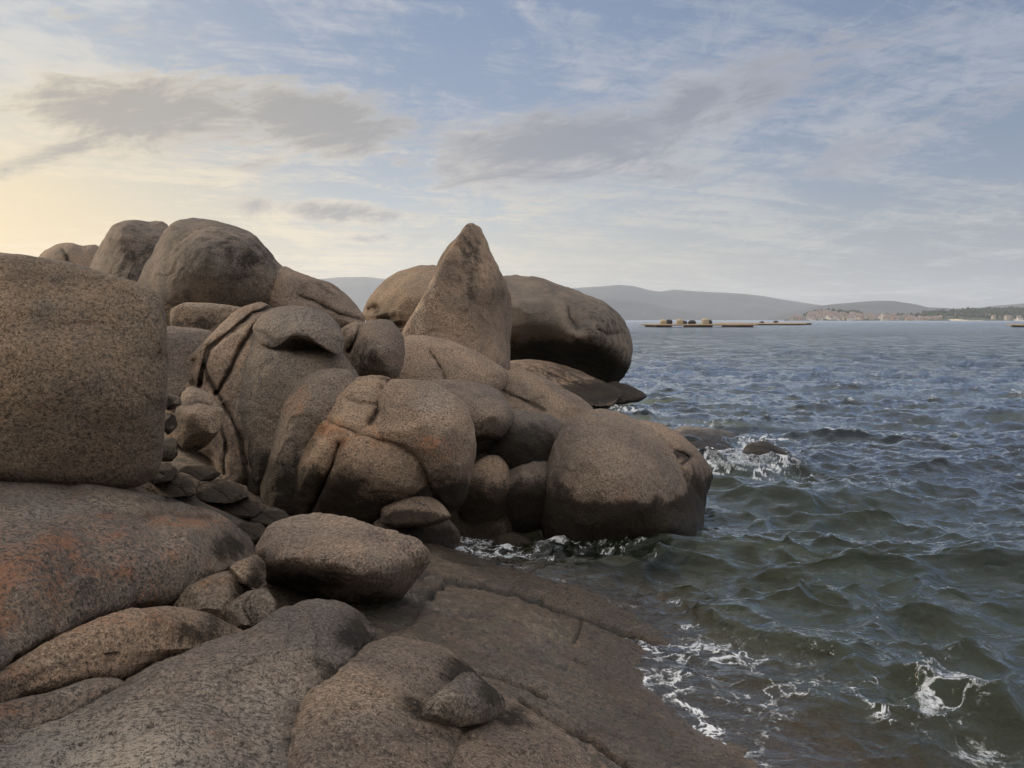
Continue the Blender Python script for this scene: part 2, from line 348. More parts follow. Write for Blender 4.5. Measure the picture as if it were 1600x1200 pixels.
# ------------------------------------------------------------------ boulders: closed rounded solids, each with its own outline, distance and thickness
RN = [0]
def rock(name, label, outline, D=None, lean=(0, .5), ctrl=None, T=.5, back=None, n=2.4, cracks=(), stains=(), darks=(), pales=(), warm=0.3, wetline=None, rough=1.0, cat='boulder', group=None,
         cen=None, res=2.4, dents=(), cut=1.0, ten=.75, parent=None):
    n = n * 1.3; T = T * .88; cut = cut * 1.35
    RN[0] += 1; seed = RN[0] * 7
    O = np.array(outline, float); per0 = np.linalg.norm(O - np.roll(O, 1, 0), axis=1).sum()
    NT = int(np.clip(per0 / res, 80, 900)); C, per = catmull(outline, NT, ten)
    if cen is None: cen = ((C[:, 0].min() + C[:, 0].max()) / 2, (C[:, 1].min() + C[:, 1].max()) / 2)
    cx, cy = cen; rad = np.hypot(C[:, 0] - cx, C[:, 1] - cy).mean()
    NR = int(np.clip(rad * 1.25 / res, 22, 230)); NB = max(10, NR // 4)
    if ctrl is not None: wf = tps([(a, b, 1.0 / c) for a, b, c in ctrl]); base = lambda x, y: 1 / np.maximum(wf(x, y), .02)
    else: base = lambda x, y: D + lean[0] * (x - cx) / F * D + lean[1] * (cy - y) / F * D
    Dm = float(base(np.array(cx), np.array(cy))); size = 2 * rad * Dm / F
    back = back if back is not None else size * .7
    t = np.arange(1, NR + 1) / NR; rf = 1 - (1 - t) ** 1.45
    tb = np.arange(1, NB + 1) / NB; rb = (1 - tb) ; rb = np.sqrt(np.clip(1 - tb ** 2, 0, 1))[:-1]
    r = np.r_[rf, rb]; isb = np.r_[np.zeros(NR, bool), np.ones(len(rb), bool)]
    xx = cx + r[:, None] * (C[None, :, 0] - cx); yy = cy + r[:, None] * (C[None, :, 1] - cy); rr = np.repeat(r[:, None], NT, 1); bb = np.repeat(isb[:, None], NT, 1)
    xx = np.r_[cx, xx.ravel(), cx]; yy = np.r_[cy, yy.ravel(), cy]; rr = np.r_[0, rr.ravel(), 0]; bb = np.r_[False, bb.ravel(), True]
    prof = np.sqrt(np.clip(1 - rr ** n, 0, 1))
    front = base(xx, yy) + T * (1 - prof)
    for ln, a, w in cracks:
        d = pdist(xx, yy, wiggle(ln, 1.0, seed)); w = w * (.8 + .35 * np.sin(xx * .11 + yy * .09 + seed)); w = np.maximum(w * .85, 2.4); front = front + a * (1.0 * np.exp(-(d / w) ** 1.4) + .28 * np.exp(-d / (3.4 * w)))
    for (ax, ay, rx, ry, a) in list(dents): front = front + a * np.exp(-((xx - ax) / rx) ** 2 - ((yy - ay) / ry) ** 2)
    bk = base(xx, yy) + T + back * np.sqrt(np.clip(1 - rr ** 2, 0, 1))
    Dd = np.where(bb, bk, front); P = pt(xx, yy, Dd)
    nv = NR + len(rb)
    i = np.arange(nv - 1)[:, None] * NT; j = np.arange(NT)[None]; j2 = (j + 1) % NT
    quads = np.stack([1 + i + j, 1 + i + NT + j, 1 + i + NT + j2, 1 + i + j2], -1).reshape(-1, 4)
    jj = np.arange(NT); last = 1 + nv * NT; l0 = 1 + (nv - 1) * NT
    tri1 = np.stack([0 * jj, 1 + jj, 1 + (jj + 1) % NT], -1); tri2 = np.stack([l0 + jj, 0 * jj + last, l0 + (jj + 1) % NT], -1)
    # orientation
    area = 0.5 * np.sum(C[:, 0] * np.roll(C[:, 1], -1) - np.roll(C[:, 0], -1) * C[:, 1])
    if area > 0: flip = False
    else: flip = True
    faces = []
    # approximate normals for displacement
    fa = np.vstack([quads[:, [0, 1, 2]], quads[:, [0, 2, 3]], tri1, tri2])
    N = np.zeros_like(P); c = np.cross(P[fa[:, 1]] - P[fa[:, 0]], P[fa[:, 2]] - P[fa[:, 0]])
    for k in range(3):
        for ax in range(3): N[:, ax] += np.bincount(fa[:, k], c[:, ax], len(P))
    N /= np.linalg.norm(N, axis=1)[:, None] + 1e-12
    ctr = P.mean(0)
    if np.mean(np.sum(N * (P - ctr), 1)) < 0: N = -N; flipn = True
    else: flipn = False
    s = size; off = seed * 3.7
    Q = P + off
    disp = .020 * s * fbm(Q * (1.6 / s), 3, seed) * 1.0 + min(.012, .012 * s) * fbm(Q * 5.0, 3, seed + 3) + .0045 * rough * fbm(Q * 19, 3, seed + 5) * min(1, s)
    # shallow facets: flattened ridged term
    rd = np.abs(vnoise(Q * (2.3 / s) + .7 * fbm(Q * (3 / s), 2, seed + 8)[:, None], seed + 9)); disp += .014 * s * (rd - .4) * rough
    tq = 4.2 * fbm(Q * (1.25 / s), 4, seed + 21); fr_ = tq - np.floor(tq); disp += .0085 * s * rough ** .5 * (np.floor(tq) + smooth(fr_, .44, .56) - tq)
    P = P + N * disp[:, None]
    if n < 9.2:
        rr_ = np.random.RandomState(seed)
        for k in range(16):
            nk = rr_.normal(size=3); nk /= np.linalg.norm(nk); pj = (P - ctr) @ nk; lim = pj.max() - rr_.uniform(.012, .034) * s * cut
            e = np.clip(pj - lim, 0, None); P = P - nk * (e * e / (e + .006 * s) * .92)[:, None]
    A = dict(crack=0 * rr, stain=0 * rr, dark=0 * rr, pale=0 * rr, warm=0 * rr + warm)
    def blob(lst, key):
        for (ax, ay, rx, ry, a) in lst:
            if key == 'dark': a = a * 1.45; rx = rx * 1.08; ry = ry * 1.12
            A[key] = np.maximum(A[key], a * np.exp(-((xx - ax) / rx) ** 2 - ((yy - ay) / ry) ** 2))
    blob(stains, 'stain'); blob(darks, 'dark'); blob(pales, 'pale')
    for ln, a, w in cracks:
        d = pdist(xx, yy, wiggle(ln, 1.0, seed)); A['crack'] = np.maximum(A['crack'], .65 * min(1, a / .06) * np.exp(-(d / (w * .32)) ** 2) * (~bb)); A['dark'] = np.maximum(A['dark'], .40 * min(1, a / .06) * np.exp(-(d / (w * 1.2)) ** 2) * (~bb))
    if wetline is not None:
        A['dark'] = np.maximum(A['dark'], smooth(P[:, 2] + .10 * fbm(P * 2.2, 3, seed), wetline + .09, wetline - .09))
    allf = [tuple(f) for f in ()]
    F3 = np.vstack([quads[:, [0, 1, 2]], quads[:, [0, 2, 3]], tri1, tri2])
    if flipn: F3 = F3[:, ::-1].copy()
    loc = (float(ctr[0]), float(ctr[1]), float(P[:, 2].min()))
    o = make(name, P, F3, GRAN, loc=loc, attrs=A, parent=parent)
    if parent is None: tag(o, label, cat, group)
    return o
zc = lambda x, y, z: (x, y, float(dz(x, y, z)))
dc = lambda x, y, d: (x, y, d)

# --- foreground, bottom left
rock('granite_shelf', 'broad speckled granite shelf filling the bottom left corner of the shore',
     [(-260, 1230), (-60, 1165), (40, 1122), (110, 1098), (170, 1072), (205, 1045), (260, 1018), (330, 1000), (400, 978), (440, 953), (485, 938), (530, 938), (570, 955), (592, 985), (575, 1015), (545, 1045), (515, 1075), (500, 1110), (510, 1150), (540, 1220), (600, 1330), (560, 1560), (200, 1640), (-260, 1500)],
     ctrl=[zc(0, 1150, .85), zc(150, 1100, .84), zc(300, 1020, .82), zc(430, 985, .82), zc(520, 955, .80), zc(565, 990, .68), zc(480, 1060, .74), zc(250, 1150, .88), zc(400, 1150, .74), zc(100, 1250, .9), zc(450, 1300, .72), zc(200, 1500, .9), zc(500, 1500, .7), zc(-200, 1400, 1.0), zc(-200, 1250, 1.0)],
     T=.30, back=.6, n=9, cen=(260, 1200), pales=[(150, 1180, 300, 110, .8), (400, 1090, 140, 60, .5)], darks=[(560, 985, 38, 40, .62), (520, 1045, 50, 26, .5), (460, 1130, 20, 90, .35)], warm=.12,
     cracks=[([(210, 1048), (180, 1085), (110, 1125), (0, 1180)], .015, 16)], cat='rock shelf', rough=1.6)
rock('granite_shelf', 'dark rounded lobe of granite at bottom centre wrapping behind the small wedged stone',
     [(478, 1092), (505, 1062), (545, 1030), (585, 1000), (620, 990), (665, 998), (705, 1014), (740, 1042), (762, 1066), (800, 1092), (850, 1128), (905, 1160), (985, 1210), (1060, 1300), (1000, 1480), (600, 1600), (440, 1400), (440, 1200)],
     ctrl=[zc(600, 1010, .66), zc(690, 1030, .58), zc(560, 1100, .72), zc(640, 1100, .66), zc(745, 1080, .46), zc(800, 1130, .44), zc(700, 1180, .56), zc(560, 1200, .70), zc(880, 1190, .36), zc(500, 1300, .7), zc(700, 1400, .6), zc(950, 1300, .34), zc(850, 1450, .45)],
     T=.22, back=.5, n=8, cen=(670, 1210), darks=[(725, 1050, 40, 34, .7), (650, 1105, 34, 36, .55), (800, 1120, 60, 30, .45), (690, 1150, 90, 22, .4)], pales=[(560, 1100, 60, 60, .35)], warm=.25,
     cracks=[([(790, 1065), (760, 1110), (720, 1150), (700, 1200), (715, 1260)], .035, 10), ([(640, 1190), (560, 1170), (480, 1120)], .012, 10), ([(770, 1100), (800, 1140), (840, 1160)], .02, 7)], cat='rock shelf', rough=1.5)
rock('wedged_stone', 'small blunt stone wedged into the dark lobe at bottom centre',
     [(652, 1118), (662, 1095), (695, 1072), (720, 1050), (738, 1048), (762, 1062), (785, 1082), (792, 1100), (775, 1122), (745, 1138), (700, 1145), (665, 1138)],
     ctrl=[zc(665, 1115, .66), zc(725, 1060, .66), zc(700, 1095, .72), zc(760, 1090, .60), zc(720, 1135, .56), zc(790, 1110, .5)], T=.07, back=.12, n=2.6, warm=.4, darks=[(768, 1085, 26, 28, .6), (730, 1142, 50, 8, .5)], pales=[(680, 1108, 30, 25, .5)], cut=2.4, ten=.3, cat='stone')
rock('rock_spur', 'long low spur of lichen stained granite below the orange slab',
     [(-120, 1105), (-40, 1062), (0, 1043), (50, 1018), (100, 990), (150, 965), (200, 952), (255, 947), (310, 955), (360, 975), (400, 1000), (345, 1012), (270, 1025), (200, 1060), (140, 1072), (80, 1088), (20, 1108), (-100, 1150)],
     ctrl=[zc(0, 1060, .92), zc(100, 1010, .93), zc(230, 962, .93), zc(340, 985, .76), zc(250, 1015, .78), zc(120, 1060, .82), zc(0, 1100, .82), zc(-80, 1110, .95)], T=.16, back=.3, n=3, cen=(160, 1020), stains=[(170, 975, 90, 22, .55), (240, 965, 50, 14, .5), (20, 1050, 60, 20, .5)],
     darks=[(330, 985, 60, 30, .45), (100, 1035, 30, 14, .4)], pales=[(90, 1030, 30, 14, .6)], warm=.35, cat='rock', rough=1.4)
rock('rock_spur', 'thin tapering spur of granite between the long spur and the bottom left shelf',
     [(-120, 1160), (-40, 1110), (20, 1092), (80, 1078), (140, 1060), (185, 1060), (205, 1072), (170, 1100), (110, 1130), (40, 1160), (-60, 1200)],
     ctrl=[zc(0, 1110, .86), zc(90, 1085, .85), zc(170, 1066, .82), zc(120, 1110, .78), zc(20, 1150, .8), zc(-90, 1160, .9)], T=.1, back=.2, n=3, stains=[(20, 1105, 60, 16, .45)], pales=[(110, 1080, 40, 10, .5)], cat='rock', rough=1.4)
# --- orange slab
rock('orange_slab', 'big sloping granite slab with rusty orange lichen beneath the square boulder',
     [(-300, 740), (-60, 715), (40, 722), (110, 735), (190, 744), (240, 762), (290, 785), (345, 800), (380, 818), (398, 845), (385, 878), (345, 900), (300, 925), (250, 945), (180, 962), (110, 990), (40, 1030), (-20, 1065), (-150, 1120), (-300, 1100)],
     ctrl=[zc(0, 735, 1.30), zc(120, 748, 1.24), zc(210, 765, 1.19), zc(160, 745, 1.27), zc(280, 795, 1.0), zc(350, 815, .90), zc(380, 850, .76), zc(300, 830, 1.0), zc(200, 830, 1.12), zc(60, 850, 1.22), zc(250, 900, .90), zc(150, 940, .92), zc(40, 1000, .95), zc(300, 915, .76), zc(0, 930, 1.12), zc(-150, 1000, 1.2), zc(-200, 800, 1.4), zc(180, 790, 1.15), zc(60, 790, 1.25)],
     T=.22, back=.6, n=7, cen=(120, 880), stains=[(60, 880, 240, 80, .55), (160, 850, 90, 30, .6), (290, 812, 90, 18, .6), (10, 960, 60, 30, .6), (150, 805, 60, 12, .5), (330, 818, 40, 10, .5)],
     darks=[(365, 850, 36, 26, .62), (310, 800, 50, 8, .35), (300, 900, 60, 14, .3), (270, 775, 45, 8, .55)], pales=[(100, 790, 120, 24, .6), (200, 870, 100, 40, .45), (20, 830, 60, 30, .45)], warm=.35,
     cracks=[([(170, 798), (220, 806), (260, 800), (330, 806)], .03, 9)], cat='slab', rough=1.3)
# --- square boulder
rock('square_boulder', 'huge square sided granite boulder at the left edge with a flat pitted face',
     [(-330, 400), (-150, 388), (0, 395), (60, 402), (120, 414), (185, 434), (232, 448), (252, 466), (258, 500), (260, 560), (257, 620), (252, 670), (247, 712), (238, 738), (215, 755), (150, 760), (80, 756), (0, 752), (-150, 752), (-330, 760)],
     ctrl=[dc(0, 430, 5.25), dc(240, 480, 5.45), dc(0, 560, 5.0), dc(240, 560, 5.4), dc(120, 560, 5.12), dc(0, 700, 5.08), dc(230, 710, 5.5), dc(120, 700, 5.22), dc(-300, 560, 4.9), dc(120, 440, 5.45), dc(200, 620, 5.25)], T=.22, back=1.6, n=12, cen=(-30, 565),
     warm=.8, darks=[(120, 435, 160, 20, .25)], pales=[(225, 520, 25, 60, .3)], rough=.25, dents=[(60, 480, 120, 18, -.03), (245, 640, 12, 14, .03), (246, 560, 10, 12, .02)])
# --- flat dark boulder
rock('flat_topped_boulder', 'dark flat topped boulder lying before the cleft, with rough undercut sides',
     [(398, 862), (403, 835), (425, 815), (460, 804), (510, 802), (560, 812), (610, 828), (650, 842), (668, 862), (668, 885), (650, 915), (620, 942), (580, 952), (520, 942), (470, 935), (430, 925), (405, 895)],
     ctrl=[zc(430, 830, .92), zc(500, 812, .94), zc(600, 838, .90), zc(655, 862, .84), zc(520, 860, .92), zc(450, 860, .90), zc(600, 890, .82), zc(560, 896, .83), zc(500, 885, .85), zc(430, 885, .80), dc(590, 935, 5.15), dc(500, 925, 5.4), dc(655, 890, 5.15), dc(430, 912, 5.45), dc(630, 915, 5.15)],
     T=.12, back=.35, n=5, warm=.05, darks=[(470, 910, 90, 20, .6), (590, 935, 70, 16, .45), (410, 880, 20, 40, .4)], pales=[(640, 870, 24, 20, .4), (520, 825, 90, 16, .25)], cen=(535, 872), rough=1.7)
rock('wedge_stone', 'brown tipped stone tucked between the orange slab and the flat boulder',
     [(265, 945), (285, 912), (315, 894), (350, 884), (385, 892), (402, 915), (398, 945), (370, 968), (320, 972), (280, 962)], ctrl=[zc(300, 910, .80), zc(350, 892, .82), zc(385, 915, .70), zc(330, 940, .72), zc(290, 950, .7), zc(370, 955, .62)], T=.1, back=.2, n=2.6, stains=[(325, 905, 40, 14, .35)], warm=.6, darks=[(385, 935, 25, 30, .55)], cut=2.4, ten=.3, cat='stone')  # darks on the three wedge stones paint in the shade of the gap
rock('wedge_stone', 'small pointed dark stone standing against the flat boulder above the brown one',
     [(352, 888), (375, 876), (402, 866), (415, 880), (418, 905), (405, 925), (380, 915), (360, 900)], D=4.75, lean=(0, .6), T=.1, n=2.2, darks=[(400, 900, 20, 30, .6)], cut=2.4, ten=.3, cat='stone', warm=.2)
rock('wedge_stone', 'dark cracked stone low in the gap left of the flat boulder',
     [(345, 970), (362, 940), (390, 922), (415, 918), (432, 940), (430, 972), (410, 988), (370, 990)], D=4.5, lean=(0, .6), T=.12, n=2.3, darks=[(400, 960, 40, 26, .45)], cracks=[([(395, 925), (380, 950), (400, 985)], .03, 4)], cut=2.4, ten=.3, cat='stone', warm=.2)
# --- cleft floor
for i, (nm, lb, ol, z, dk) in enumerate([
        ('rubble_stone', 'brown pointed stone on the cleft floor just right of the square boulder', [(238, 760), (255, 744), (285, 738), (312, 752), (308, 772), (285, 785), (250, 780)], 1.0, .1),
        ('rubble_stone', 'flat reddish stone at the middle of the cleft floor', [(300, 768), (318, 752), (350, 748), (385, 760), (392, 780), (350, 792), (310, 788)], .86, .2),
        ('rubble_stone', 'thin flat stone in the shadow under the hanging knob', [(272, 738), (290, 728), (325, 728), (345, 740), (330, 752), (290, 752)], .98, .45),
        ('rubble_stone', 'tilted wedge stone poking up behind the flat topped boulder', [(388, 806), (402, 788), (430, 790), (458, 804), (470, 822), (420, 830), (392, 826)], .68, .2),
        ('rubble_stone', 'low black stone at the tip of the orange slab', [(360, 832), (378, 816), (408, 818), (425, 836), (400, 850), (370, 848)], .70, .6),
        ('rubble_stone', 'dark red stone near the foot of the ribbed cliff', [(340, 792), (360, 776), (400, 778), (420, 796), (395, 812), (350, 808)], .74, .35),
        ('rubble_stone', 'small dark block half buried at the base of the cliff', [(225, 748), (240, 728), (262, 722), (278, 735), (268, 752), (240, 758)], 1.1, .55)]):
    cxm = sum(p[0] for p in ol) / len(ol); cym = sum(p[1] for p in ol) / len(ol)
    rock(nm, lb, ol, D=float(dz(cxm, cym, z)), lean=(0, 1.6), T=.14, back=.5, n=5, cut=3, ten=.15, res=1.6, darks=[(cxm, cym + 8, 50, 30, dk + .65)], stains=[(cxm, cym, 20, 8, .3)], warm=.5, cat='stone', cracks=[([(cxm - 15, cym - 8), (cxm + 4, cym + 2), (cxm + 16, cym + 14)], .02, 3)])  # darks: own tone of each stone plus painted cleft shade

# --- background heads on the left
rock('distant_boulder', 'small low boulder peeping over the square boulder furthest left on the skyline',
     [(52, 415), (68, 393), (90, 382), (112, 380), (130, 384), (148, 382), (168, 395), (178, 450), (120, 470), (60, 460)], D=15, lean=(0, .6), T=1.0, n=2.6, cracks=[([(98, 390), (104, 400), (106, 415)], .12, 6)], warm=.35, cen=(115, 425))
rock('skyline_boulder', 'tall dark skyline boulder with a dipped crown, second from the left',
     [(136, 428), (148, 400), (160, 374), (176, 352), (195, 344), (215, 343), (234, 346), (252, 346), (268, 360), (275, 420), (262, 500), (180, 510), (138, 480)], ctrl=[dc(150, 420, 12.6), dc(165, 380, 12.5), dc(180, 365, 12.1), dc(250, 400, 12.1), dc(200, 430, 12.0), dc(240, 350, 12.6), dc(200, 500, 12.0)], T=.9, n=3, warm=.15, cen=(205, 425), pales=[(170, 380, 12, 50, .5)],  # pale strip on the left edge is painted rim light
     dents=[(222, 352, 14, 8, .12)], darks=[(215, 400, 60, 60, .38)])
rock('skyline_boulder', 'largest domed boulder on the left skyline, grey with a sheer left flank',
     [(214, 452), (222, 425), (238, 388), (255, 358), (275, 344), (302, 339), (335, 342), (368, 350), (395, 363), (418, 388), (436, 410), (452, 425), (470, 445), (482, 500), (400, 510), (290, 500), (228, 490)],
     ctrl=[dc(232, 430, 11.0), dc(262, 380, 10.8), dc(300, 350, 10.9), dc(330, 420, 10.1), dc(380, 400, 10.3), dc(430, 440, 10.6), dc(330, 470, 10.35), dc(270, 450, 10.5), dc(400, 480, 10.6), dc(300, 390, 10.25)], T=.9, n=3, warm=.08, cen=(340, 425),
     darks=[(340, 400, 130, 60, .36), (275, 375, 30, 26, .46), (390, 400, 60, 40, .42), (300, 460, 60, 14, .3), (340, 360, 80, 14, .3)], pales=[(310, 400, 26, 40, .4), (410, 440, 30, 20, .3)], cracks=[([(435, 470), (440, 440), (452, 425)], .05, 7)])
rock('shoulder_boulder', 'low sloping dark boulder at the right foot of the largest skyline dome',
     [(420, 425), (440, 415), (462, 424), (492, 434), (520, 444), (545, 463), (560, 482), (572, 500), (560, 520), (500, 520), (440, 510), (415, 470)], D=10.4, lean=(.2, .7), T=.7, n=2.6, warm=.12, cracks=[([(468, 462), (500, 475), (530, 492), (566, 500)], .06, 5)], darks=[(500, 450, 60, 20, .3)], cen=(490, 475))
rock('thin_slab', 'thin ledge slab with a pale top edge below the largest skyline dome',
     [(266, 500), (268, 480), (284, 473), (330, 474), (368, 478), (410, 490), (400, 520), (330, 528), (275, 522)], D=9.7, lean=(0, .25), T=.16, n=7, warm=.45, cat='slab', darks=[(310, 505, 80, 14, .45)], pales=[(320, 478, 60, 6, .6)])
rock('cleft_boulder', 'plain pinkish rock wedged behind the square boulder under the thin slab',
     [(235, 530), (255, 513), (290, 512), (335, 522), (345, 560), (310, 600), (270, 640), (235, 620)], D=8.9, lean=(.2, .4), T=.3, n=4, warm=.1)
# --- ribbed mass
rock('ribbed_cliff', 'left ribs of the cracked granite mass, split by dark joints beside the knob',
     [(248, 640), (258, 600), (280, 572), (305, 540), (340, 508), (370, 484), (400, 473), (432, 475), (455, 490), (450, 560), (440, 640), (425, 720), (415, 790), (385, 805), (350, 770), (330, 720), (300, 700), (262, 690)],
     ctrl=[dc(270, 600, 8.9), dc(300, 560, 8.75), dc(340, 520, 8.75), dc(400, 480, 8.9), dc(330, 600, 8.5), dc(380, 560, 8.45), dc(370, 680, 8.15), dc(390, 760, 7.95), dc(300, 680, 8.6), dc(440, 600, 8.3), dc(420, 500, 8.75)],
     T=.35, back=1.0, n=5, warm=.15, cen=(360, 620), res=2.0,
     cracks=[([(425, 478), (395, 490), (370, 510), (345, 530), (325, 545), (318, 570), (312, 600)], .11, 5), ([(440, 482), (400, 508), (375, 545), (355, 590), (338, 615)], .12, 4), ([(262, 612), (290, 580), (300, 565)], .1, 4), ([(300, 600), (290, 580)], .08, 4),
             ([(318, 575), (330, 600), (345, 625), (360, 650), (378, 690), (384, 740), (382, 790)], .09, 4), ([(312, 600), (300, 625), (290, 640)], .09, 4), ([(336, 640), (352, 690), (350, 740)], .06, 4)],
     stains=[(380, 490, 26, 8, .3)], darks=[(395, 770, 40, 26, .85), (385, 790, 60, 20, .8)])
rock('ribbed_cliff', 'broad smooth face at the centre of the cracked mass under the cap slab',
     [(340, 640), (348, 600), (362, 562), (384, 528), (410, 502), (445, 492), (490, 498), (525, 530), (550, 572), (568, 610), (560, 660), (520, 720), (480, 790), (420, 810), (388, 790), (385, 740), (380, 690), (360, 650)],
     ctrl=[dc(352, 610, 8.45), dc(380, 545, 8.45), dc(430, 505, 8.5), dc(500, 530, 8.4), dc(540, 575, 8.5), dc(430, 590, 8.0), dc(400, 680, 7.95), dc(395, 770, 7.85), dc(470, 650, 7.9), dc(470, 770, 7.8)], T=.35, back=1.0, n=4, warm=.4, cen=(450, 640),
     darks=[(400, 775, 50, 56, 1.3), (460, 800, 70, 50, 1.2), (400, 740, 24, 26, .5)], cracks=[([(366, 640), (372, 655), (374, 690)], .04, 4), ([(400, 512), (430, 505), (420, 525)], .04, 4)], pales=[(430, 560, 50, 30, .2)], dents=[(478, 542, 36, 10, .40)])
rock('cap_slab', 'lighter cap slab with a black overhang perched on the cracked mass',
     [(393, 518), (402, 500), (425, 484), (455, 478), (492, 480), (518, 494), (533, 515), (538, 540), (530, 556), (510, 545), (488, 532), (462, 527), (440, 536), (425, 545), (405, 535)],
     ctrl=[dc(400, 515, 8.42), dc(430, 495, 8.5), dc(470, 485, 8.6), dc(520, 515, 8.36), dc(470, 515, 8.16), dc(530, 545, 8.3), dc(430, 530, 8.2)], T=.22, back=.4, n=3, warm=.1, cat='slab', pales=[(460, 500, 70, 20, .5)], cracks=[([(396, 514), (415, 522), (432, 538)], .04, 3.5)], cen=(465, 512))
rock('knob_stone', 'two tiered knob of rock jammed in the cleft beside the square boulder',
     [(270, 668), (268, 640), (282, 616), (295, 604), (318, 602), (332, 610), (338, 626), (350, 640), (350, 660), (338, 682), (322, 700), (300, 708), (282, 702), (272, 688)],
     ctrl=[dc(290, 615, 7.6), dc(325, 612, 7.6), dc(300, 628, 7.5), dc(330, 632, 7.45), dc(300, 645, 7.28), dc(340, 648, 7.3), dc(310, 690, 7.3), dc(275, 665, 7.5)], T=.22, n=3, warm=.35, cut=2.4, ten=.3, cat='stone', cracks=[([(285, 634), (310, 628), (345, 636)], .04, 4)], darks=[(280, 650, 10, 30, .4), (310, 705, 40, 6, .5)])
for lb, ol in [('topmost small stone stacked in the dark slot by the square boulder', [(250, 628), (262, 612), (282, 618), (284, 632), (262, 642)]),
               ('middle small stone in the slot between square boulder and knob', [(248, 664), (258, 644), (274, 648), (278, 668), (262, 680)]),
               ('lowest small stone in the slot between square boulder and knob', [(246, 706), (256, 680), (276, 686), (282, 706), (268, 722), (250, 722)])]:
    rock('slot_stone', lb, ol, D=7.0, lean=(0, .5), T=.12, n=4, cut=3, ten=.1, cat='stone', darks=[(262, 660, 40, 90, .6)], warm=.1, res=1.6)  # shade of the slot put into the stones' colour
rock('curved_rib', 'long curved rib of granite between the broad face and the orange stained front mass',
     [(404, 790), (404, 740), (410, 700), (424, 655), (448, 614), (478, 588), (515, 576), (548, 578), (560, 596), (545, 640), (520, 700), (490, 760), (460, 810), (420, 815)],
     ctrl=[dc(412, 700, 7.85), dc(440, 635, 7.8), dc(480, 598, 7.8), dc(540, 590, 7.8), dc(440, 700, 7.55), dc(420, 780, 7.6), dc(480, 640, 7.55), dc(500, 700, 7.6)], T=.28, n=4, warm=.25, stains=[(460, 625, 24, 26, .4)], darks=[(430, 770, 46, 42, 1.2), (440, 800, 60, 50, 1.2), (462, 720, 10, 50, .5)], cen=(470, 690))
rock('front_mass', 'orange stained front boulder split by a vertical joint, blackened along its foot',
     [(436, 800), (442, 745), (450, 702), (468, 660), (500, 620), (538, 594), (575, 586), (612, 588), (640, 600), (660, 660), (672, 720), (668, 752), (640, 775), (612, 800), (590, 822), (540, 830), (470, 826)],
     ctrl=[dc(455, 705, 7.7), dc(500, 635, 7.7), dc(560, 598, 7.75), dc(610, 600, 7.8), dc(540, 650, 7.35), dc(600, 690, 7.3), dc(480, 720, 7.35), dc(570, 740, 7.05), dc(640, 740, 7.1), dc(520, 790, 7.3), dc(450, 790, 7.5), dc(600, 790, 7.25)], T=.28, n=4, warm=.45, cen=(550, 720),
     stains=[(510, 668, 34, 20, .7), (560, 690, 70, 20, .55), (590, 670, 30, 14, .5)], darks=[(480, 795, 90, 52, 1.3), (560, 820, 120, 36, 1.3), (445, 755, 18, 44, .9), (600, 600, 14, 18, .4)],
     cracks=[([(528, 695), (515, 740), (498, 775), (480, 810)], .16, 6), ([(480, 640), (520, 662), (560, 680), (600, 690)], .03, 5), ([(540, 620), (560, 628), (590, 632)], .04, 4), ([(612, 588), (604, 610), (592, 640), (578, 662)], .10, 5)])
rock('domed_boulder', 'tall pale crowned dome with a rust patch at the right end of the cracked mass',
     [(560, 668), (580, 650), (584, 625), (595, 602), (620, 590), (655, 592), (690, 602), (716, 618), (734, 645), (743, 680), (743, 715), (736, 750), (724, 790), (700, 800), (678, 782), (668, 752), (650, 722), (625, 702), (590, 690)],
     ctrl=[dc(600, 610, 7.6), dc(650, 600, 7.7), dc(700, 615, 7.7), dc(660, 650, 7.2), dc(610, 660, 7.3), dc(735, 690, 7.4), dc(700, 700, 7.1), dc(700, 770, 7.3), dc(650, 710, 7.1)], T=.38, n=3.2, warm=.3, cen=(662, 680),
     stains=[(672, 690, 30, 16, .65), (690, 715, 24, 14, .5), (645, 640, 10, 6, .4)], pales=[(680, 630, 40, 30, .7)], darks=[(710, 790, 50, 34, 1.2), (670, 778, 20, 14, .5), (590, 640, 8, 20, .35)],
     cracks=[([(700, 612), (690, 630), (694, 650)], .015, 8)])
rock('snout_ledge', 'jutting snout shaped ledge at the foot of the front mass',
     [(585, 812), (600, 792), (628, 780), (662, 772), (686, 784), (706, 806), (690, 822), (640, 824), (604, 826)], D=7.02, lean=(0, .9), T=.18, n=3.2, cut=2.2, ten=.4, warm=.4, darks=[(640, 812, 70, 16, 1.0)], cat='rock', cracks=[([(600, 792), (640, 778), (670, 790)], .03, 4)])
rock('low_boulder', 'low dark rounded boulder at the pool edge behind the flat topped boulder',
     [(582, 822), (600, 802), (635, 795), (675, 797), (702, 812), (718, 832), (716, 852), (695, 866), (640, 868), (600, 850)], ctrl=[zc(620, 808, .48), zc(680, 812, .42), zc(650, 835, .38), zc(600, 830, .42), zc(700, 845, .15), zc(650, 860, .18)], T=.15, n=2.4, warm=.15, darks=[(650, 848, 80, 26, 1.0), (650, 825, 60, 30, .55)])
rock('hidden_boulder', 'recessed rock coloured black as the deep shade under the rust patched dome', [(600, 700), (680, 690), (760, 700), (800, 760), (790, 850), (700, 880), (610, 860), (590, 780)], D=8.7, lean=(0, .4), T=.3, n=4, warm=.1, darks=[(700, 790, 120, 100, 1)])  # backing rock, the gap's deep shade put into its colour
rock('hidden_boulder', 'dark rock filling the slot between the thin slab and the square boulder', [(200, 470), (250, 462), (285, 474), (290, 540), (240, 560), (200, 530)], D=10.6, lean=(0, .4), T=.2, n=4, warm=.2, darks=[(262, 490, 30, 30, .5)])
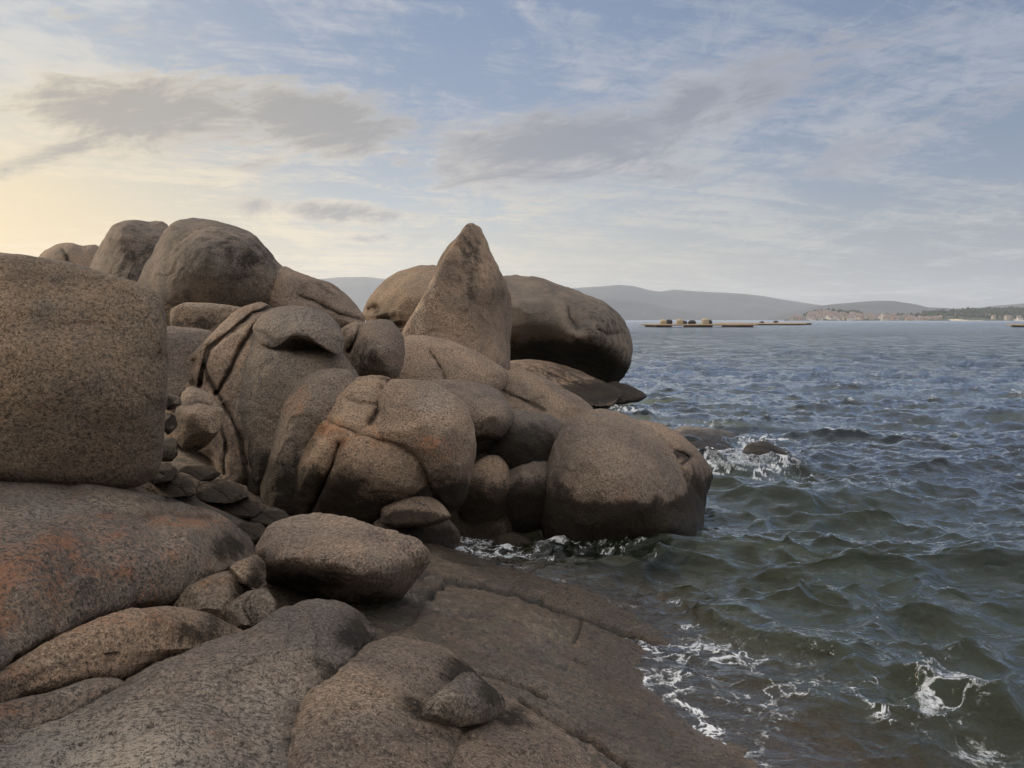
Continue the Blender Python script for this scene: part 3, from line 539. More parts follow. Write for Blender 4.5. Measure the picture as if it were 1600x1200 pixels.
# --- middle distance
rock('knob_boulder', 'grey green knobbly boulder beside the cap slab, brown on its right side',
     [(524, 545), (530, 512), (550, 503), (580, 502), (605, 500), (622, 510), (632, 530), (632, 556), (626, 580), (610, 600), (560, 600), (535, 585)], ctrl=[dc(535, 520, 9.6), dc(560, 512, 9.5), dc(600, 512, 9.3), dc(625, 540, 9.2), dc(590, 550, 8.95), dc(548, 560, 9.4), dc(600, 585, 9.1)], T=.4, n=3, warm=.15,
     cracks=[([(562, 508), (556, 530), (545, 550)], .14, 7)], darks=[(560, 560, 40, 30, .45), (545, 530, 18, 26, .4)], stains=[(618, 570, 12, 20, .3)], pales=[(590, 540, 26, 20, .3)])
rock('long_boulder', 'long low boulder sloping right beneath the pointed rock',
     [(600, 580), (615, 540), (640, 524), (672, 526), (710, 534), (745, 550), (772, 566), (795, 585), (780, 615), (700, 625), (625, 620)], D=10.3, lean=(.3, .9), T=.6, n=2.6, warm=.1, cracks=[([(672, 550), (686, 570), (696, 592)], .06, 4)], cen=(700, 580))
rock('pointed_rock', 'tall upright pointed rock shaped like a shark fin on the skyline',
     [(612, 560), (626, 520), (640, 496), (655, 472), (670, 445), (684, 415), (700, 387), (716, 364), (728, 349), (740, 346), (752, 356), (761, 374), (766, 394), (777, 414), (790, 438), (797, 462), (799, 500), (797, 545), (794, 590), (760, 610), (680, 600), (625, 590)],
     ctrl=[dc(632, 515, 11.3), dc(660, 470, 11.5), dc(690, 415, 11.8), dc(738, 352, 12.6), dc(715, 375, 12.2), dc(757, 380, 12.8), dc(720, 440, 11.95), dc(760, 440, 12.25), dc(775, 450, 12.4), dc(792, 470, 13.0), dc(690, 520, 11.55), dc(740, 520, 11.85), dc(775, 560, 12.1), dc(795, 550, 12.9), dc(650, 540, 11.3), dc(740, 590, 11.7)],
     ten=.45, T=.3, back=1.0, n=12, warm=.2, cen=(722, 500), darks=[(735, 420, 70, 90, .28), (735, 400, 24, 50, .46), (738, 450, 12, 34, .5), (735, 352, 14, 12, .3), (700, 400, 12, 20, .2)], pales=[(655, 490, 14, 40, .7), (675, 450, 10, 30, .7), (690, 420, 8, 24, .5)], stains=[(700, 540, 30, 12, .2)])  # pales down the left edge are sunlit rim put into the colour
rock('fin_flake', 'thin tan flake leaning behind the left edge of the pointed rock',
     [(680, 430), (684, 410), (694, 392), (708, 376), (722, 368), (720, 400), (705, 430), (690, 445)], D=13.2, lean=(0, .3), T=.2, n=3, warm=.9, cat='rock', back=.5)
rock('tan_boulder', 'rounded tan boulder with a pitted hollow behind the pointed rock on its left',
     [(566, 492), (572, 472), (586, 453), (604, 436), (628, 421), (655, 414), (685, 416), (720, 430), (740, 480), (720, 540), (640, 540), (600, 525), (575, 505)], ctrl=[dc(575, 480, 15.8), dc(600, 445, 15.8), dc(650, 422, 15.9), dc(640, 460, 15.0), dc(590, 495, 15.4), dc(680, 500, 14.9), dc(620, 520, 15.1)], T=.8, n=3, warm=.6, cen=(650, 478),
     dents=[(587, 482, 9, 7, .35), (600, 498, 14, 5, .3), (622, 508, 10, 4, .25), (577, 484, 4, 4, .2)], darks=[(590, 486, 10, 7, .5), (605, 500, 16, 4, .7)], stains=[(610, 490, 14, 8, .25)])
rock('whale_boulder', 'massive whale headed boulder overhanging the sea right of the pointed rock',
     [(740, 450), (770, 434), (805, 429), (842, 434), (880, 447), (915, 460), (945, 474), (968, 492), (982, 515), (988, 545), (984, 572), (974, 592), (960, 606), (935, 598), (900, 582), (860, 572), (810, 566), (760, 560), (730, 520)],
     ctrl=[dc(780, 440, 23.3), dc(850, 440, 23.3), dc(920, 468, 23.2), dc(975, 520, 23.2), dc(820, 480, 22.0), dc(880, 490, 22.1), dc(940, 520, 22.0), dc(900, 535, 21.9), dc(840, 520, 22.2), dc(800, 545, 23.3), dc(860, 552, 23.8), dc(910, 566, 23.9), dc(955, 590, 23.6), dc(975, 570, 22.9), dc(780, 500, 22.6)],
     T=1.3, back=3.0, n=3.6, warm=.35, cen=(865, 505), dents=[(902, 500, 16, 22, .35), (800, 535, 14, 8, .5)], cracks=[([(888, 480), (890, 498), (904, 514)], .12, 6), ([(935, 514), (950, 522), (966, 520)], .14, 5)],
     darks=[(810, 556, 60, 16, 1.1), (870, 558, 90, 22, 1.3), (935, 580, 50, 26, 1.3), (950, 510, 60, 50, .36)], stains=[(808, 530, 10, 10, .4)], pales=[(820, 480, 30, 24, .25)])  # lower darks paint the shade of the overhang onto the underside
rock('sea_ledge', 'long smooth ledge running to the water under the whale headed boulder',
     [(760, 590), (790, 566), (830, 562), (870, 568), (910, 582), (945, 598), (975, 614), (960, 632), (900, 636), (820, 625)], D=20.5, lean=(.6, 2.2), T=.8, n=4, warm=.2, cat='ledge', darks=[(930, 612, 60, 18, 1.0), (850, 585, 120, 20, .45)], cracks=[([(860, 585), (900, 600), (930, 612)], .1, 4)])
rock('weedy_rock', 'low black rock draped in green weed at the tip of the sea ledge',
     [(920, 622), (935, 603), (960, 597), (985, 603), (1002, 612), (1012, 620), (985, 630), (940, 632)], D=21.5, lean=(.2, 1.5), T=.5, n=2.2, wetline=2, cat='rock', rough=3)
rock('rounded_boulder', 'mauve rounded boulder between the pale crowned dome and the shore ridge',
     [(655, 600), (680, 592), (715, 593), (755, 600), (785, 612), (802, 632), (804, 655), (790, 680), (768, 700), (745, 715), (725, 690), (700, 640)], ctrl=[dc(680, 600, 9.2), dc(760, 606, 9.2), dc(720, 630, 8.8), dc(770, 650, 8.6), dc(798, 645, 8.9), dc(755, 695, 8.8)], T=.4, n=3, warm=.12, cen=(740, 650), darks=[(750, 700, 50, 26, .9)], cracks=[([(745, 690), (765, 684), (778, 690)], .05, 4)])
rock('ridge_boulder', 'broad pinkish brown ridge boulder sloping down to the sea behind the waterside boulder',
     [(730, 610), (752, 592), (785, 580), (812, 576), (840, 584), (870, 600), (900, 618), (925, 640), (930, 665), (880, 690), (800, 670), (745, 640)], D=10.9, lean=(.2, .9), T=.6, n=2.6, warm=.3, cen=(830, 635), cracks=[([(775, 605), (800, 618), (830, 630), (850, 640)], .06, 5)], wetline=.3)
rock('shadowed_boulder', 'brown boulder in shadow between the mauve boulder and the waterside boulder',
     [(755, 720), (765, 682), (785, 652), (805, 640), (840, 645), (872, 655), (895, 672), (890, 710), (860, 745), (800, 750)], ctrl=[dc(790, 660, 9.0), dc(850, 655, 9.2), dc(820, 690, 8.8), dc(780, 720, 8.9), dc(870, 710, 9.1)], T=.35, n=2.8, warm=.3, darks=[(800, 705, 70, 36, 1.1), (770, 690, 16, 20, .8)])  # shadow on the lower part put into the colour by darks
rock('wet_black_boulder', 'blackened boulder rising from the pool under the rust patched dome',
     [(712, 800), (722, 760), (738, 728), (760, 712), (785, 715), (800, 745), (796, 800), (770, 830), (725, 828)], ctrl=[dc(735, 740, 8.6), dc(775, 730, 8.6), dc(760, 770, 8.35), dc(730, 800, 8.5), dc(785, 800, 8.6)], T=.25, n=2.8, warm=.2, wetline=.42, darks=[(755, 790, 60, 40, .9)])
rock('wet_black_boulder', 'blackened boulder rising from the pool beside the waterside boulder',
     [(778, 810), (782, 760), (795, 722), (820, 704), (850, 708), (868, 740), (872, 800), (840, 830), (795, 830)], ctrl=[dc(800, 735, 8.8), dc(850, 722, 8.9), dc(825, 760, 8.55), dc(800, 810, 8.7), dc(860, 800, 8.8)], T=.25, n=2.8, warm=.1, wetline=.42, darks=[(830, 790, 60, 40, .95)])
rock('back_boulder', 'darker broken boulder leaning against the sea side of the waterside boulder',
     [(965, 670), (990, 655), (1025, 660), (1060, 676), (1090, 700), (1108, 725), (1114, 742), (1105, 775), (1096, 820), (1070, 845), (1000, 830), (960, 760)], ctrl=[dc(1000, 662, 9.2), dc(1060, 685, 9.2), dc(1100, 735, 9.3), dc(1085, 780, 8.9), dc(1040, 720, 8.6), dc(1080, 740, 8.8), dc(1080, 820, 8.7)], T=.35, n=3, warm=.15, cen=(1040, 755),
     cracks=[([(1040, 700), (1065, 708), (1078, 716), (1060, 730)], .10, 5)], darks=[(1085, 790, 30, 50, .9), (1060, 712, 20, 8, .7)], wetline=.5)
rock('waterside_boulder', 'big smooth egg shaped boulder standing in water, tan band above black foot',
     [(840, 800), (844, 765), (856, 718), (872, 680), (892, 655), (918, 641), (948, 642), (985, 653), (1018, 668), (1042, 690), (1060, 715), (1080, 752), (1095, 785), (1100, 815), (1096, 850), (1060, 885), (980, 895), (900, 885), (850, 845)],
     ctrl=[dc(865, 710, 8.7), dc(920, 650, 8.9), dc(1000, 668, 8.8), dc(900, 720, 8.2), dc(970, 720, 8.05), dc(1040, 740, 8.2), dc(1090, 800, 8.55), dc(860, 800, 8.3), dc(920, 800, 7.9), dc(1000, 800, 7.85), dc(1060, 820, 8.1), dc(1000, 860, 8.2), dc(900, 860, 8.3), dc(1000, 770, 7.85)],
     T=.5, n=3, warm=.22, cen=(970, 770), wetline=.50, stains=[(1040, 700, 40, 12, .2), (960, 785, 90, 16, .25), (1050, 790, 40, 16, .25)], darks=[(870, 800, 30, 50, .8), (1088, 800, 18, 60, .8)], dents=[(1062, 800, 30, 20, .05)])
rock('awash_rock', 'flat smooth rock awash with water, the larger of two off the point',
     [(1030, 705), (1045, 675), (1070, 666), (1110, 669), (1145, 676), (1160, 688), (1160, 705), (1140, 722), (1080, 724)], ctrl=[dc(1050, 680, 15.3), dc(1110, 674, 15.3), dc(1150, 685, 15.2), dc(1100, 700, 14.2), dc(1150, 705, 14.4)], T=.5, n=4, warm=.2, cat='rock', darks=[(1100, 695, 90, 30, .75)], wetline=.06, pales=[(1100, 670, 70, 4, .8)])
rock('awash_rock', 'small brown rock awash with streaks of running water, the outer of two off the point',
     [(1158, 712), (1168, 694), (1190, 689), (1215, 697), (1240, 710), (1250, 722), (1210, 730), (1170, 728)], D=13.0, lean=(.2, 1.4), T=.25, n=3, cut=.5, warm=.2, cat='rock', darks=[(1200, 706, 50, 25, .7)], wetline=.1, pales=[(1185, 702, 3, 12, .9), (1200, 706, 3, 10, .8)])
rock('submerged_stone', 'small dark stone just breaking the pool surface', [(765, 852), (778, 836), (805, 831), (828, 838), (832, 850), (805, 862), (780, 862)], ctrl=[zc(780, 842, .06), zc(805, 838, .08), zc(825, 845, .05), zc(800, 855, -.02)], T=.1, n=2.2, wetline=1, cut=2.4, ten=.3, cat='stone')

# ------------------------------------------------------------------ water
X, Y, q, R = fan(-9, 38, 0.042, 2.6, 11500, 1150, inner=np.array([0.05, 1, 1.8, 2.3]))
q = q[:, ::-1].copy()
N = len(X); gz = ground_z(X, Y); depth = -gz
front = (np.degrees(np.arctan2(X, Y)) > -11) & (np.degrees(np.arctan2(X, Y)) < 40)
rng = np.random.RandomState(11)
spacing = np.maximum(R * R / (H * F) * .55, .004)
att = smooth(depth, -.03, 0.28) * .88 + .12 * smooth(depth, -.15, .1)
att2 = smooth(depth, -.03, .16) * .9 + .1; Zw = np.zeros(N); DX = np.zeros(N); DY = np.zeros(N)
Pw = np.stack([X, Y, 0 * X], 1)
wx = fbm(Pw * .35, 3, 31) * .55; wy = fbm(Pw * .35 + 40, 3, 37) * .55
gustn = fbm(Pw * np.array([.10, .16, 0]), 3, 77)
Xs, Ys = X + wx, Y + wy
for lam_lo, lam_hi, cnt, steep, spread in [(3.2, 8.0, 9, .018, 20), (1.3, 3.2, 14, .048, 24), (.55, 1.3, 24, .088, 32), (.22, .55, 28, .094, 44), (.09, .22, 18, .06, 70)]:
    keepband = np.exp(-(spacing / (lam_hi * .9)) ** 2)
    idx = np.nonzero((keepband > .02) & front)[0]
    lm = 1 + .6 * vnoise(Pw[idx] * (.9 / lam_hi), int(lam_hi * 10) + 3)
    for i in range(cnt):
        lam = math.exp(rng.uniform(math.log(lam_lo), math.log(lam_hi))); ang = radians(-102 + rng.normal(0, spread)); k = 2 * math.pi / lam
        kx, ky = k * math.cos(ang), k * math.sin(ang); a = steep / k * rng.uniform(.6, 1.4) * math.sqrt(16 / cnt)
        ph = kx * Xs[idx] + ky * Ys[idx] + rng.uniform(0, 6.283)
        w = a * keepband[idx] * (att[idx] if lam_hi > .6 else att2[idx]) * lm; c = np.cos(ph)
        Zw[idx] += w * (c + .18 * np.cos(2 * ph)); s = np.sin(ph) * w * .72
        DX[idx] -= s * math.cos(ang); DY[idx] -= s * math.sin(ang)
# small breaking swell along the slab, and humps behind the waterside boulder
def swell(line, A, wf, wb):
    L = [tuple(onz(x, y)[:2]) for x, y in line]; d = np.full(N, 1e9); sg = np.zeros(N)
    for (ax, ay), (bx, by) in zip(L[:-1], L[1:]):
        vx, vy = bx - ax, by - ay; t = np.clip(((X - ax) * vx + (Y - ay) * vy) / (vx * vx + vy * vy), 0, 1); ex, ey = X - ax - t * vx, Y - ay - t * vy
        dd = np.hypot(ex, ey); m = dd < d; d[m] = dd[m]; sg[m] = (vx * ey - vy * ex)[m]
    al = 1 + .5 * vnoise(Pw * 2.2, 55)
    return A * al * np.where(sg > 0, np.exp(-(d / wb) ** 2), np.exp(-(d / wf) ** 2)) * smooth(depth, -.01, .06)
Zw += swell([(1085, 960), (1120, 985), (1200, 1015), (1290, 1035), (1380, 1062), (1470, 1095), (1600, 1150), (1700, 1190)], .10, .09, .40)
Zw += swell([(1180, 985), (1300, 1000), (1420, 1025), (1600, 1075)], .05, .09, .3)
Zw += swell([(1150, 1075), (1240, 1095), (1330, 1125), (1420, 1165), (1500, 1210)], .018, .05, .2)
Zw += swell([(1000, 655), (1050, 657), (1100, 660), (1165, 668)], .11, .35, .7)
Zw += swell([(1180, 775), (1280, 772), (1380, 775), (1460, 790)], .05, .4, .6)
Zw += swell([(1320, 925), (1370, 905), (1440, 925)], .07, .2, .3)
Zw += 0.004
wxp, wyp, wD = project(np.stack([X, Y, 0 * X], 1))
# foam
foam = np.zeros(N)
inf = front & (wD < 60) & (wyp < 1300) & (wxp > 600)
ii = np.nonzero(inf)[0]; fx, fy = wxp[ii], wyp[ii]; Pf = Pw[ii]; fD = wD[ii]
warp = np.stack([fbm(Pf * 6, 3, 61), fbm(Pf * 6 + 9, 3, 63), 0 * fx], 1) * .12
n_a = fbm((Pf + warp) * np.array([9, 9, 1]), 4, 65); lace = 1 - np.abs(n_a) * 5.2
n_b = fbm((Pf + warp) * 26, 4, 67); lace2 = 1 - np.abs(n_b) * 4.0
gran = .5 + .5 * fbm(Pf * 60, 2, 69)
def fl(line, w, s, sd=1): return s * np.exp(-(pdist(fx + 300 * warp[:, 0], fy + 130 * warp[:, 1], wiggle(line, w * .6, sd)) / (w * 1.9)) ** 2)
def fb(x, y, rx, ry, s): return s * np.exp(-((fx - x) / rx) ** 2 - ((fy - y) / ry) ** 2)
solid = np.zeros(len(ii)); lacy = np.zeros(len(ii))
for a in [([(985, 1005), (1000, 1040), (1022, 1075), (1060, 1105), (1100, 1140), (1140, 1172), (1180, 1200), (1215, 1225)], 5, 1.0), ([(1100, 1010), (1060, 1008), (1010, 1018)], 4, .8), ([(1130, 1030), (1170, 1040), (1200, 1030)], 4, .6),
          ([(1010, 1050), (1060, 1055)], 7, .9), ([(1330, 1095), (1370, 1118), (1405, 1130)], 5, 1.0), ([(1470, 1075), (1500, 1090), (1500, 1130)], 5, .6), ([(1440, 1115), (1460, 1085)], 5, .6),
          ([(1160, 1200), (1175, 1170), (1190, 1140), (1260, 1125)], 5, .6), ([(1240, 1075), (1270, 1080)], 4, .7), ([(1070, 985), (1090, 1000)], 5, .7), ([(1540, 1180), (1580, 1195), (1620, 1210)], 6, .8), ([(1230, 1015), (1290, 1040), (1330, 1060)], 5, .4),
          ([(704, 862), (712, 842), (735, 835)], 4, .9), ([(740, 862), (775, 872), (800, 872)], 4, .9), ([(745, 855), (752, 838), (775, 832)], 3.5, .8), ([(865, 838), (880, 829), (930, 835)], 5, 1.1), ([(800, 862), (850, 850), (900, 850), (950, 852)], 4, .6), ([(950, 862), (985, 872), (1015, 888)], 3.5, .7), ([(700, 822), (750, 820)], 3, .4),
          ([(1095, 838), (1100, 856)], 4, .5), ([(905, 928), (915, 932)], 5, .4), ([(975, 940), (1000, 944)], 4, .5)]:
    solid = np.maximum(solid, fl(a[0], a[1], a[2], int(a[0][0][0])))
for a in [(1070, 1020, 90, 26, .75), (1220, 1100, 160, 45, .50), (1050, 1060, 60, 40, .5), (1150, 1170, 70, 35, .45), (1480, 1110, 80, 50, .72), (1550, 1180, 70, 24, .55), (1390, 1085, 60, 16, .5), (1130, 1030, 70, 22, .8), (1060, 1075, 40, 30, .7), (1440, 1040, 120, 10, .4), (1200, 1050, 120, 30, .42), (750, 850, 70, 18, 1.0), (890, 842, 100, 12, 1.0), (820, 868, 130, 8, .7), (1000, 1000, 60, 60, .4), (1320, 1020, 160, 16, .35), (850, 880, 120, 14, .3),
          (1165, 726, 95, 14, 1.2), (1115, 714, 45, 9, 1.3), (1270, 745, 80, 10, .55), (1165, 700, 14, 14, 1.5), (1200, 690, 55, 5, .9), (940, 633, 40, 8, 1.5), (985, 645, 60, 8, .9), (1000, 618, 30, 5, .5), (1070, 725, 30, 14, 1.0), (1080, 665, 90, 5, .55)]:
    lacy = np.maximum(lacy, fb(*a))
f = np.maximum(solid * smooth(lace2 + solid * .35, -.25, 1.25) * (.55 + .6 * smooth(n_a, -.25, .2)), lacy * 1.1 * smooth(lace + np.minimum(lacy, .8) * .75, .0, 1.3)); f = np.where(lacy > .85, np.minimum(f, .5), f); f = np.maximum(f, smooth(lacy, .6, 1.5) * np.clip(.60 + .35 * n_b + .55 * n_a, 0, 1))
# slim wash line where the water meets the stone
edge = np.exp(-((depth[ii] - .012) / .02) ** 2) * smooth(fbm(Pf * 2.5, 3, 83), .05, .5) * (fD < 9) * .5
f = np.maximum(f, edge * smooth(lace2, .1, .8)); foam[ii] = np.clip(f, 0, 1)
Zw += foam * .010 * (1 + .5 * np.r_[0]) if False else foam * .008
# scattered crest flecks
Zf = Zw + 0
def water_mat():
    m, g, out = new_mat('sea_water'); geo = g.new('ShaderNodeNewGeometry'); P = geo.outputs['Position']
    mp = g.new('ShaderNodeVectorMath', operation='MULTIPLY'); g.l.new(P, mp.inputs[0]); mp.inputs[1].default_value = (1.0, 1.9, 1.0)
    h1 = g.noise(mp.outputs[0], 5.5, 5, 0.62, 0.8); h2 = g.noise(mp.outputs[0], 0.55, 6, 0.72, .6); h3 = g.noise(P, 22, 3, .6, .6)
    dist = g.m('SQRT', g.add(g.mul(g.sep(P)[0], g.sep(P)[0]), g.mul(g.sep(P)[1], g.sep(P)[1])))
    farm = g.step(dist, 12, 60)
    b1 = g.new('ShaderNodeBump'); b1.inputs['Distance'].default_value = 1.0
    b1.inputs['Strength'].default_value = 1.0
    hh = g.add(g.mul(h1, g.step(dist, 8, 60, .024, .016)), g.mul(h2, g.mul(farm, 0.30)), g.mul(h3, .004))
    g.l.new(hh, b1.inputs['Height'])
    dep = g.attr('depth'); foam = g.attr('foam')
    k = g.m('SUBTRACT', 1.0, g.m('EXPONENT', g.mul(g.m('MAXIMUM', dep, 0.0), -1.0)))
    body = g.new('ShaderNodeBsdfDiffuse'); g.put(body.inputs[0], g.mix(g.step(dep, .2, 2.0), (0.028, 0.040, 0.024), (0.009, 0.014, 0.019)))
    tr = g.new('ShaderNodeBsdfTransparent'); g.put(tr.inputs[0], g.mix(g.step(dep, 0, .35), (.95, .96, .93), (.66, .76, .54)))
    ms = g.new('ShaderNodeMixShader'); g.put(ms.inputs[0], k); g.l.new(tr.outputs[0], ms.inputs[1]); g.l.new(body.outputs[0], ms.inputs[2])
    gl = g.new('ShaderNodeBsdfGlossy'); gl.inputs['Roughness'].default_value = .06; g.l.new(b1.outputs[0], gl.inputs['Normal']); g.put(gl.inputs['Color'], (0.9, 0.95, 1.0, 1)); g.put(gl.inputs['Roughness'], g.step(dist, 20, 400, .05, .2))
    fr = g.new('ShaderNodeFresnel'); fr.inputs['IOR'].default_value = 1.33; g.l.new(b1.outputs[0], fr.inputs['Normal'])
    m2 = g.new('ShaderNodeMixShader'); g.put(m2.inputs[0], g.m('SUBTRACT', g.mul(fr.outputs[0], g.step(dist, 30, 500, 1.75, 1.3)), .022, clamp=True)); g.l.new(ms.outputs[0], m2.inputs[1]); g.l.new(gl.outputs[0], m2.inputs[2])
    fd = g.new('ShaderNodeBsdfDiffuse'); g.put(fd.inputs[0], (.66, .69, .72, 1)); g.l.new(b1.outputs[0], fd.inputs['Normal'])
    m3 = g.new('ShaderNodeMixShader'); g.put(m3.inputs[0], g.mul(g.step(g.add(foam, g.mul(g.sub(g.noise(P, 38, 8, .75, .8), .5), g.step(foam, 0, .35, 0, 2.2))), .18, 1.05), .9)); g.l.new(m2.outputs[0], m3.inputs[1]); g.l.new(fd.outputs[0], m3.inputs[2])
    g.l.new(m3.outputs[0], out.inputs[0]); return m
wo_ = make('sea_water', np.stack([X + DX, Y + DY, Zw], 1), q, water_mat(), attrs=dict(depth=np.clip(depth + Zw, 0, 6), foam=foam))
tag(wo_, kind='structure')

# ------------------------------------------------------------------ far shore
HILL = plain('hill_scrub', (0.040, 0.045, 0.050), .95, .5, .004)
NEARH = plain('headland_scrub', (0.045, 0.055, 0.03), .95, .6, .02)
def hills(name, sky_pts, D, half, mat, rough=.10, seed=1, ext=600):
    pts = sorted(sky_pts); xs = np.arange(pts[0][0], pts[-1][0] + 1, 2.0); ys = np.interp(xs, [p[0] for p in pts], [p[1] for p in pts])
    ker = np.hanning(9); ker /= ker.sum(); ys = np.convolve(np.pad(ys, 4, 'edge'), ker, 'valid')
    Hh = pt(xs, ys, np.full(len(xs), D))[:, 2]; ts = np.linspace(-1, 1, 41)
    V = []
    for t in ts:
        p = pt(xs, np.full(len(xs), 500.0), np.full(len(xs), D)); s = 1 + t * half / D
        prof = np.cos(t * math.pi / 2) ** 1.3
        pp = np.stack([p[:, 0] * s, p[:, 1] * s, 0 * xs], 1)
        nz = fbm(pp / (half * .45), 4, seed) * (1 - prof * .93) * rough * 2
        z = Hh * np.clip(prof * (1 + nz) + nz * .35 * np.sin(abs(t) * math.pi), 0, 1.0) - 3 * (abs(t) > .97)
        pp[:, 2] = z; V.append(pp)
    V = np.concatenate(V); n = len(xs); i = np.arange(40)[:, None] * n; j = np.arange(n - 1)[None]
    qd = np.stack([i + j, i + j + 1, i + n + j + 1, i + n + j], -1).reshape(-1, 4)
    o = make(name, V, qd, mat); tag(o, kind='structure'); return o
hills('far_hills', [(-200, 480), (100, 470), (300, 450), (430, 440), (500, 435), (530, 433), (575, 434), (620, 440), (700, 447), (800, 450), (880, 448), (920, 447), (968, 445), (990, 448), (1012, 453), (1030, 456), (1052, 453), (1090, 456), (1150, 459), (1190, 461), (1220, 467), (1250, 472), (1290, 478), (1350, 488), (1420, 498)], 8200, 1500, HILL, .5, 3)
hills('far_hills', [(880, 470), (950, 466), (1000, 470), (1040, 480), (1090, 488), (1150, 493), (1210, 498)], 6300, 500, HILL, .35, 5)
hills('far_hills', [(1200, 496), (1260, 482), (1290, 476), (1330, 473), (1365, 470), (1395, 470), (1425, 474), (1450, 480), (1480, 481), (1520, 486), (1600, 494), (1700, 498)], 5600, 700, HILL, .3, 7)
hills('far_hills', [(1440, 494), (1490, 482), (1530, 481), (1560, 477), (1600, 474), (1700, 470), (1900, 480), (2100, 495)], 6600, 500, HILL, .3, 8)
HL = [(1225, 499), (1250, 494), (1270, 490), (1295, 487), (1330, 490), (1360, 494), (1410, 495), (1440, 492), (1470, 489), (1500, 487.5), (1530, 485.5), (1560, 485), (1620, 485), (1700, 484), (1900, 490), (2050, 499)]
headland = hills('headland', HL, 2900, 330, NEARH, .3, 12)
def shore(x, D):                    # point on the headland's front slope
    hx = np.interp(x, [p[0] for p in HL], [p[1] for p in HL]); t = (D - 2900) / 330; p = pt(x, hx, 2900.0)
    return np.array([p[0] * D / 2900, D, max(0.0, p[2] * math.cos(t * math.pi / 2) ** 1.3)])
# strip of pale beach
xs = np.linspace(1488, 1640, 60); b0 = [pt(x, 500.0, 2572.0) for x in xs]; V = []
for k, (dd, zz) in enumerate([(0, -.5), (12, 1.2), (30, 4.0), (48, 5.5)]):
    for i, p in enumerate(b0): V.append((p[0], p[1] + dd - 25 * math.sin(i * .16), zz * (0.6 + .4 * math.sin(i * .35)) if k else -.5))
nb = len(xs); qd = [(k * nb + i, k * nb + i + 1, (k + 1) * nb + i + 1, (k + 1) * nb + i) for k in range(3) for i in range(nb - 1)]
tag(make('beach', V, qd, plain('sand', (.55, .45, .33), .95, .1, .02)), kind='structure')
# woodland on the headland
rw = random.Random(5); V = []; Fc = []
TREE = plain('far_foliage', (0.028, 0.04, 0.018), .95, .6, .06)
base_ico = [(math.cos(a) * math.cos(b), math.sin(a) * math.cos(b), math.sin(b)) for b in (-.6, .3, 1.1) for a in np.arange(0, 6.28, 6.2832 / 6)] + [(0, 0, 1.15)]
ico_f = [(r * 6 + i, r * 6 + (i + 1) % 6, (r + 1) * 6 + (i + 1) % 6, (r + 1) * 6 + i) for r in (0, 1) for i in range(6)] + [(12 + i, 12 + (i + 1) % 6, 18) for i in range(6)]
for k in range(1900):
    x = rw.choice([rw.uniform(1440, 1720), rw.uniform(1500, 1720), rw.uniform(1255, 1345), rw.uniform(1380, 1470)]); D = rw.uniform(2640, 2960)
    if x < 1440 and (rw.random() < .7 or D < 2780): continue
    p = shore(x, D); r = rw.uniform(3, 7.5); hh = r * rw.uniform(.8, 1.5); o = len(V)
    for v in base_ico: V.append((p[0] + v[0] * r * rw.uniform(.7, 1.2), p[1] + v[1] * r, p[2] + hh * .5 + v[2] * hh * rw.uniform(.7, 1.15)))
    Fc += [tuple(o + i for i in f) for f in ico_f]
tag(make('woodland', V, Fc, TREE, smoothsh=False), 'dark far off pine wood covering the headland across the bay', 'woodland', kind='stuff')
# town houses
WALLS = [plain('wall_white', (.58, .56, .52), .9, .08), plain('wall_cream', (.45, .38, .31), .9, .1), plain('wall_pink', (.40, .27, .22), .9, .1), plain('wall_grey', (.38, .36, .35), .9, .1)]
ROOF = plain('roof_tile', (.22, .16, .14), .9, .2, .5); DARKG = plain('window_dark', (.03, .035, .04), .4, .1)
cols = ['white', 'cream', 'pinkish', 'grey']
def house(ci):
    w, d, h, r = 9.0, 8.0, 6.0, 3.0
    body = [(-w / 2, -d / 2, -2), (w / 2, -d / 2, -2), (w / 2, d / 2, -2), (-w / 2, d / 2, -2), (-w / 2, -d / 2, h), (w / 2, -d / 2, h), (w / 2, d / 2, h), (-w / 2, d / 2, h), (-w / 2, 0, h + r * .97), (w / 2, 0, h + r * .97)]
    fc = [(0, 1, 5, 4), (2, 3, 7, 6), (1, 2, 6, 9, 5), (3, 0, 4, 8, 7), (3, 2, 1, 0), (4, 5, 9, 8), (6, 7, 8, 9)]
    root = bpy.data.objects.new('town_house', None); COL.objects.link(root)
    make('wall', body, fc, WALLS[ci], parent=root, smoothsh=False)
    e = .5; rv = [(-w / 2 - e, -d / 2 - e, h - .2), (w / 2 + e, -d / 2 - e, h - .2), (w / 2 + e, 0, h + r), (-w / 2 - e, 0, h + r), (w / 2 + e, d / 2 + e, h - .2), (-w / 2 - e, d / 2 + e, h - .2)]
    rv += [(x, y, z + .3) for x, y, z in rv]
    make('roof', rv, [(3, 2, 1, 0), (5, 4, 2, 3), (6, 7, 8, 9), (9, 8, 10, 11), (0, 1, 7, 6), (4, 5, 11, 10), (1, 2, 8, 7), (2, 4, 10, 8), (5, 3, 9, 11), (3, 0, 6, 9)], ROOF, parent=root, smoothsh=False)
    for wx in (-2.4, 2.4):
        for wz in (1.0, 3.8):
            q8 = [(wx - .6, -d / 2 - .06, wz), (wx + .6, -d / 2 - .06, wz), (wx + .6, -d / 2 - .06, wz + 1.3), (wx - .6, -d / 2 - .06, wz + 1.3)]; q8 += [(x, y + .05, z) for x, y, z in q8]
            make('window', q8, [(0, 1, 2, 3), (0, 4, 5, 1), (1, 5, 6, 2), (2, 6, 7, 3), (3, 7, 4, 0)], DARKG, parent=root, smoothsh=False)
    return root
protos = [house(i) for i in range(4)]; used = [0] * 4
rh = random.Random(21)
spots = []
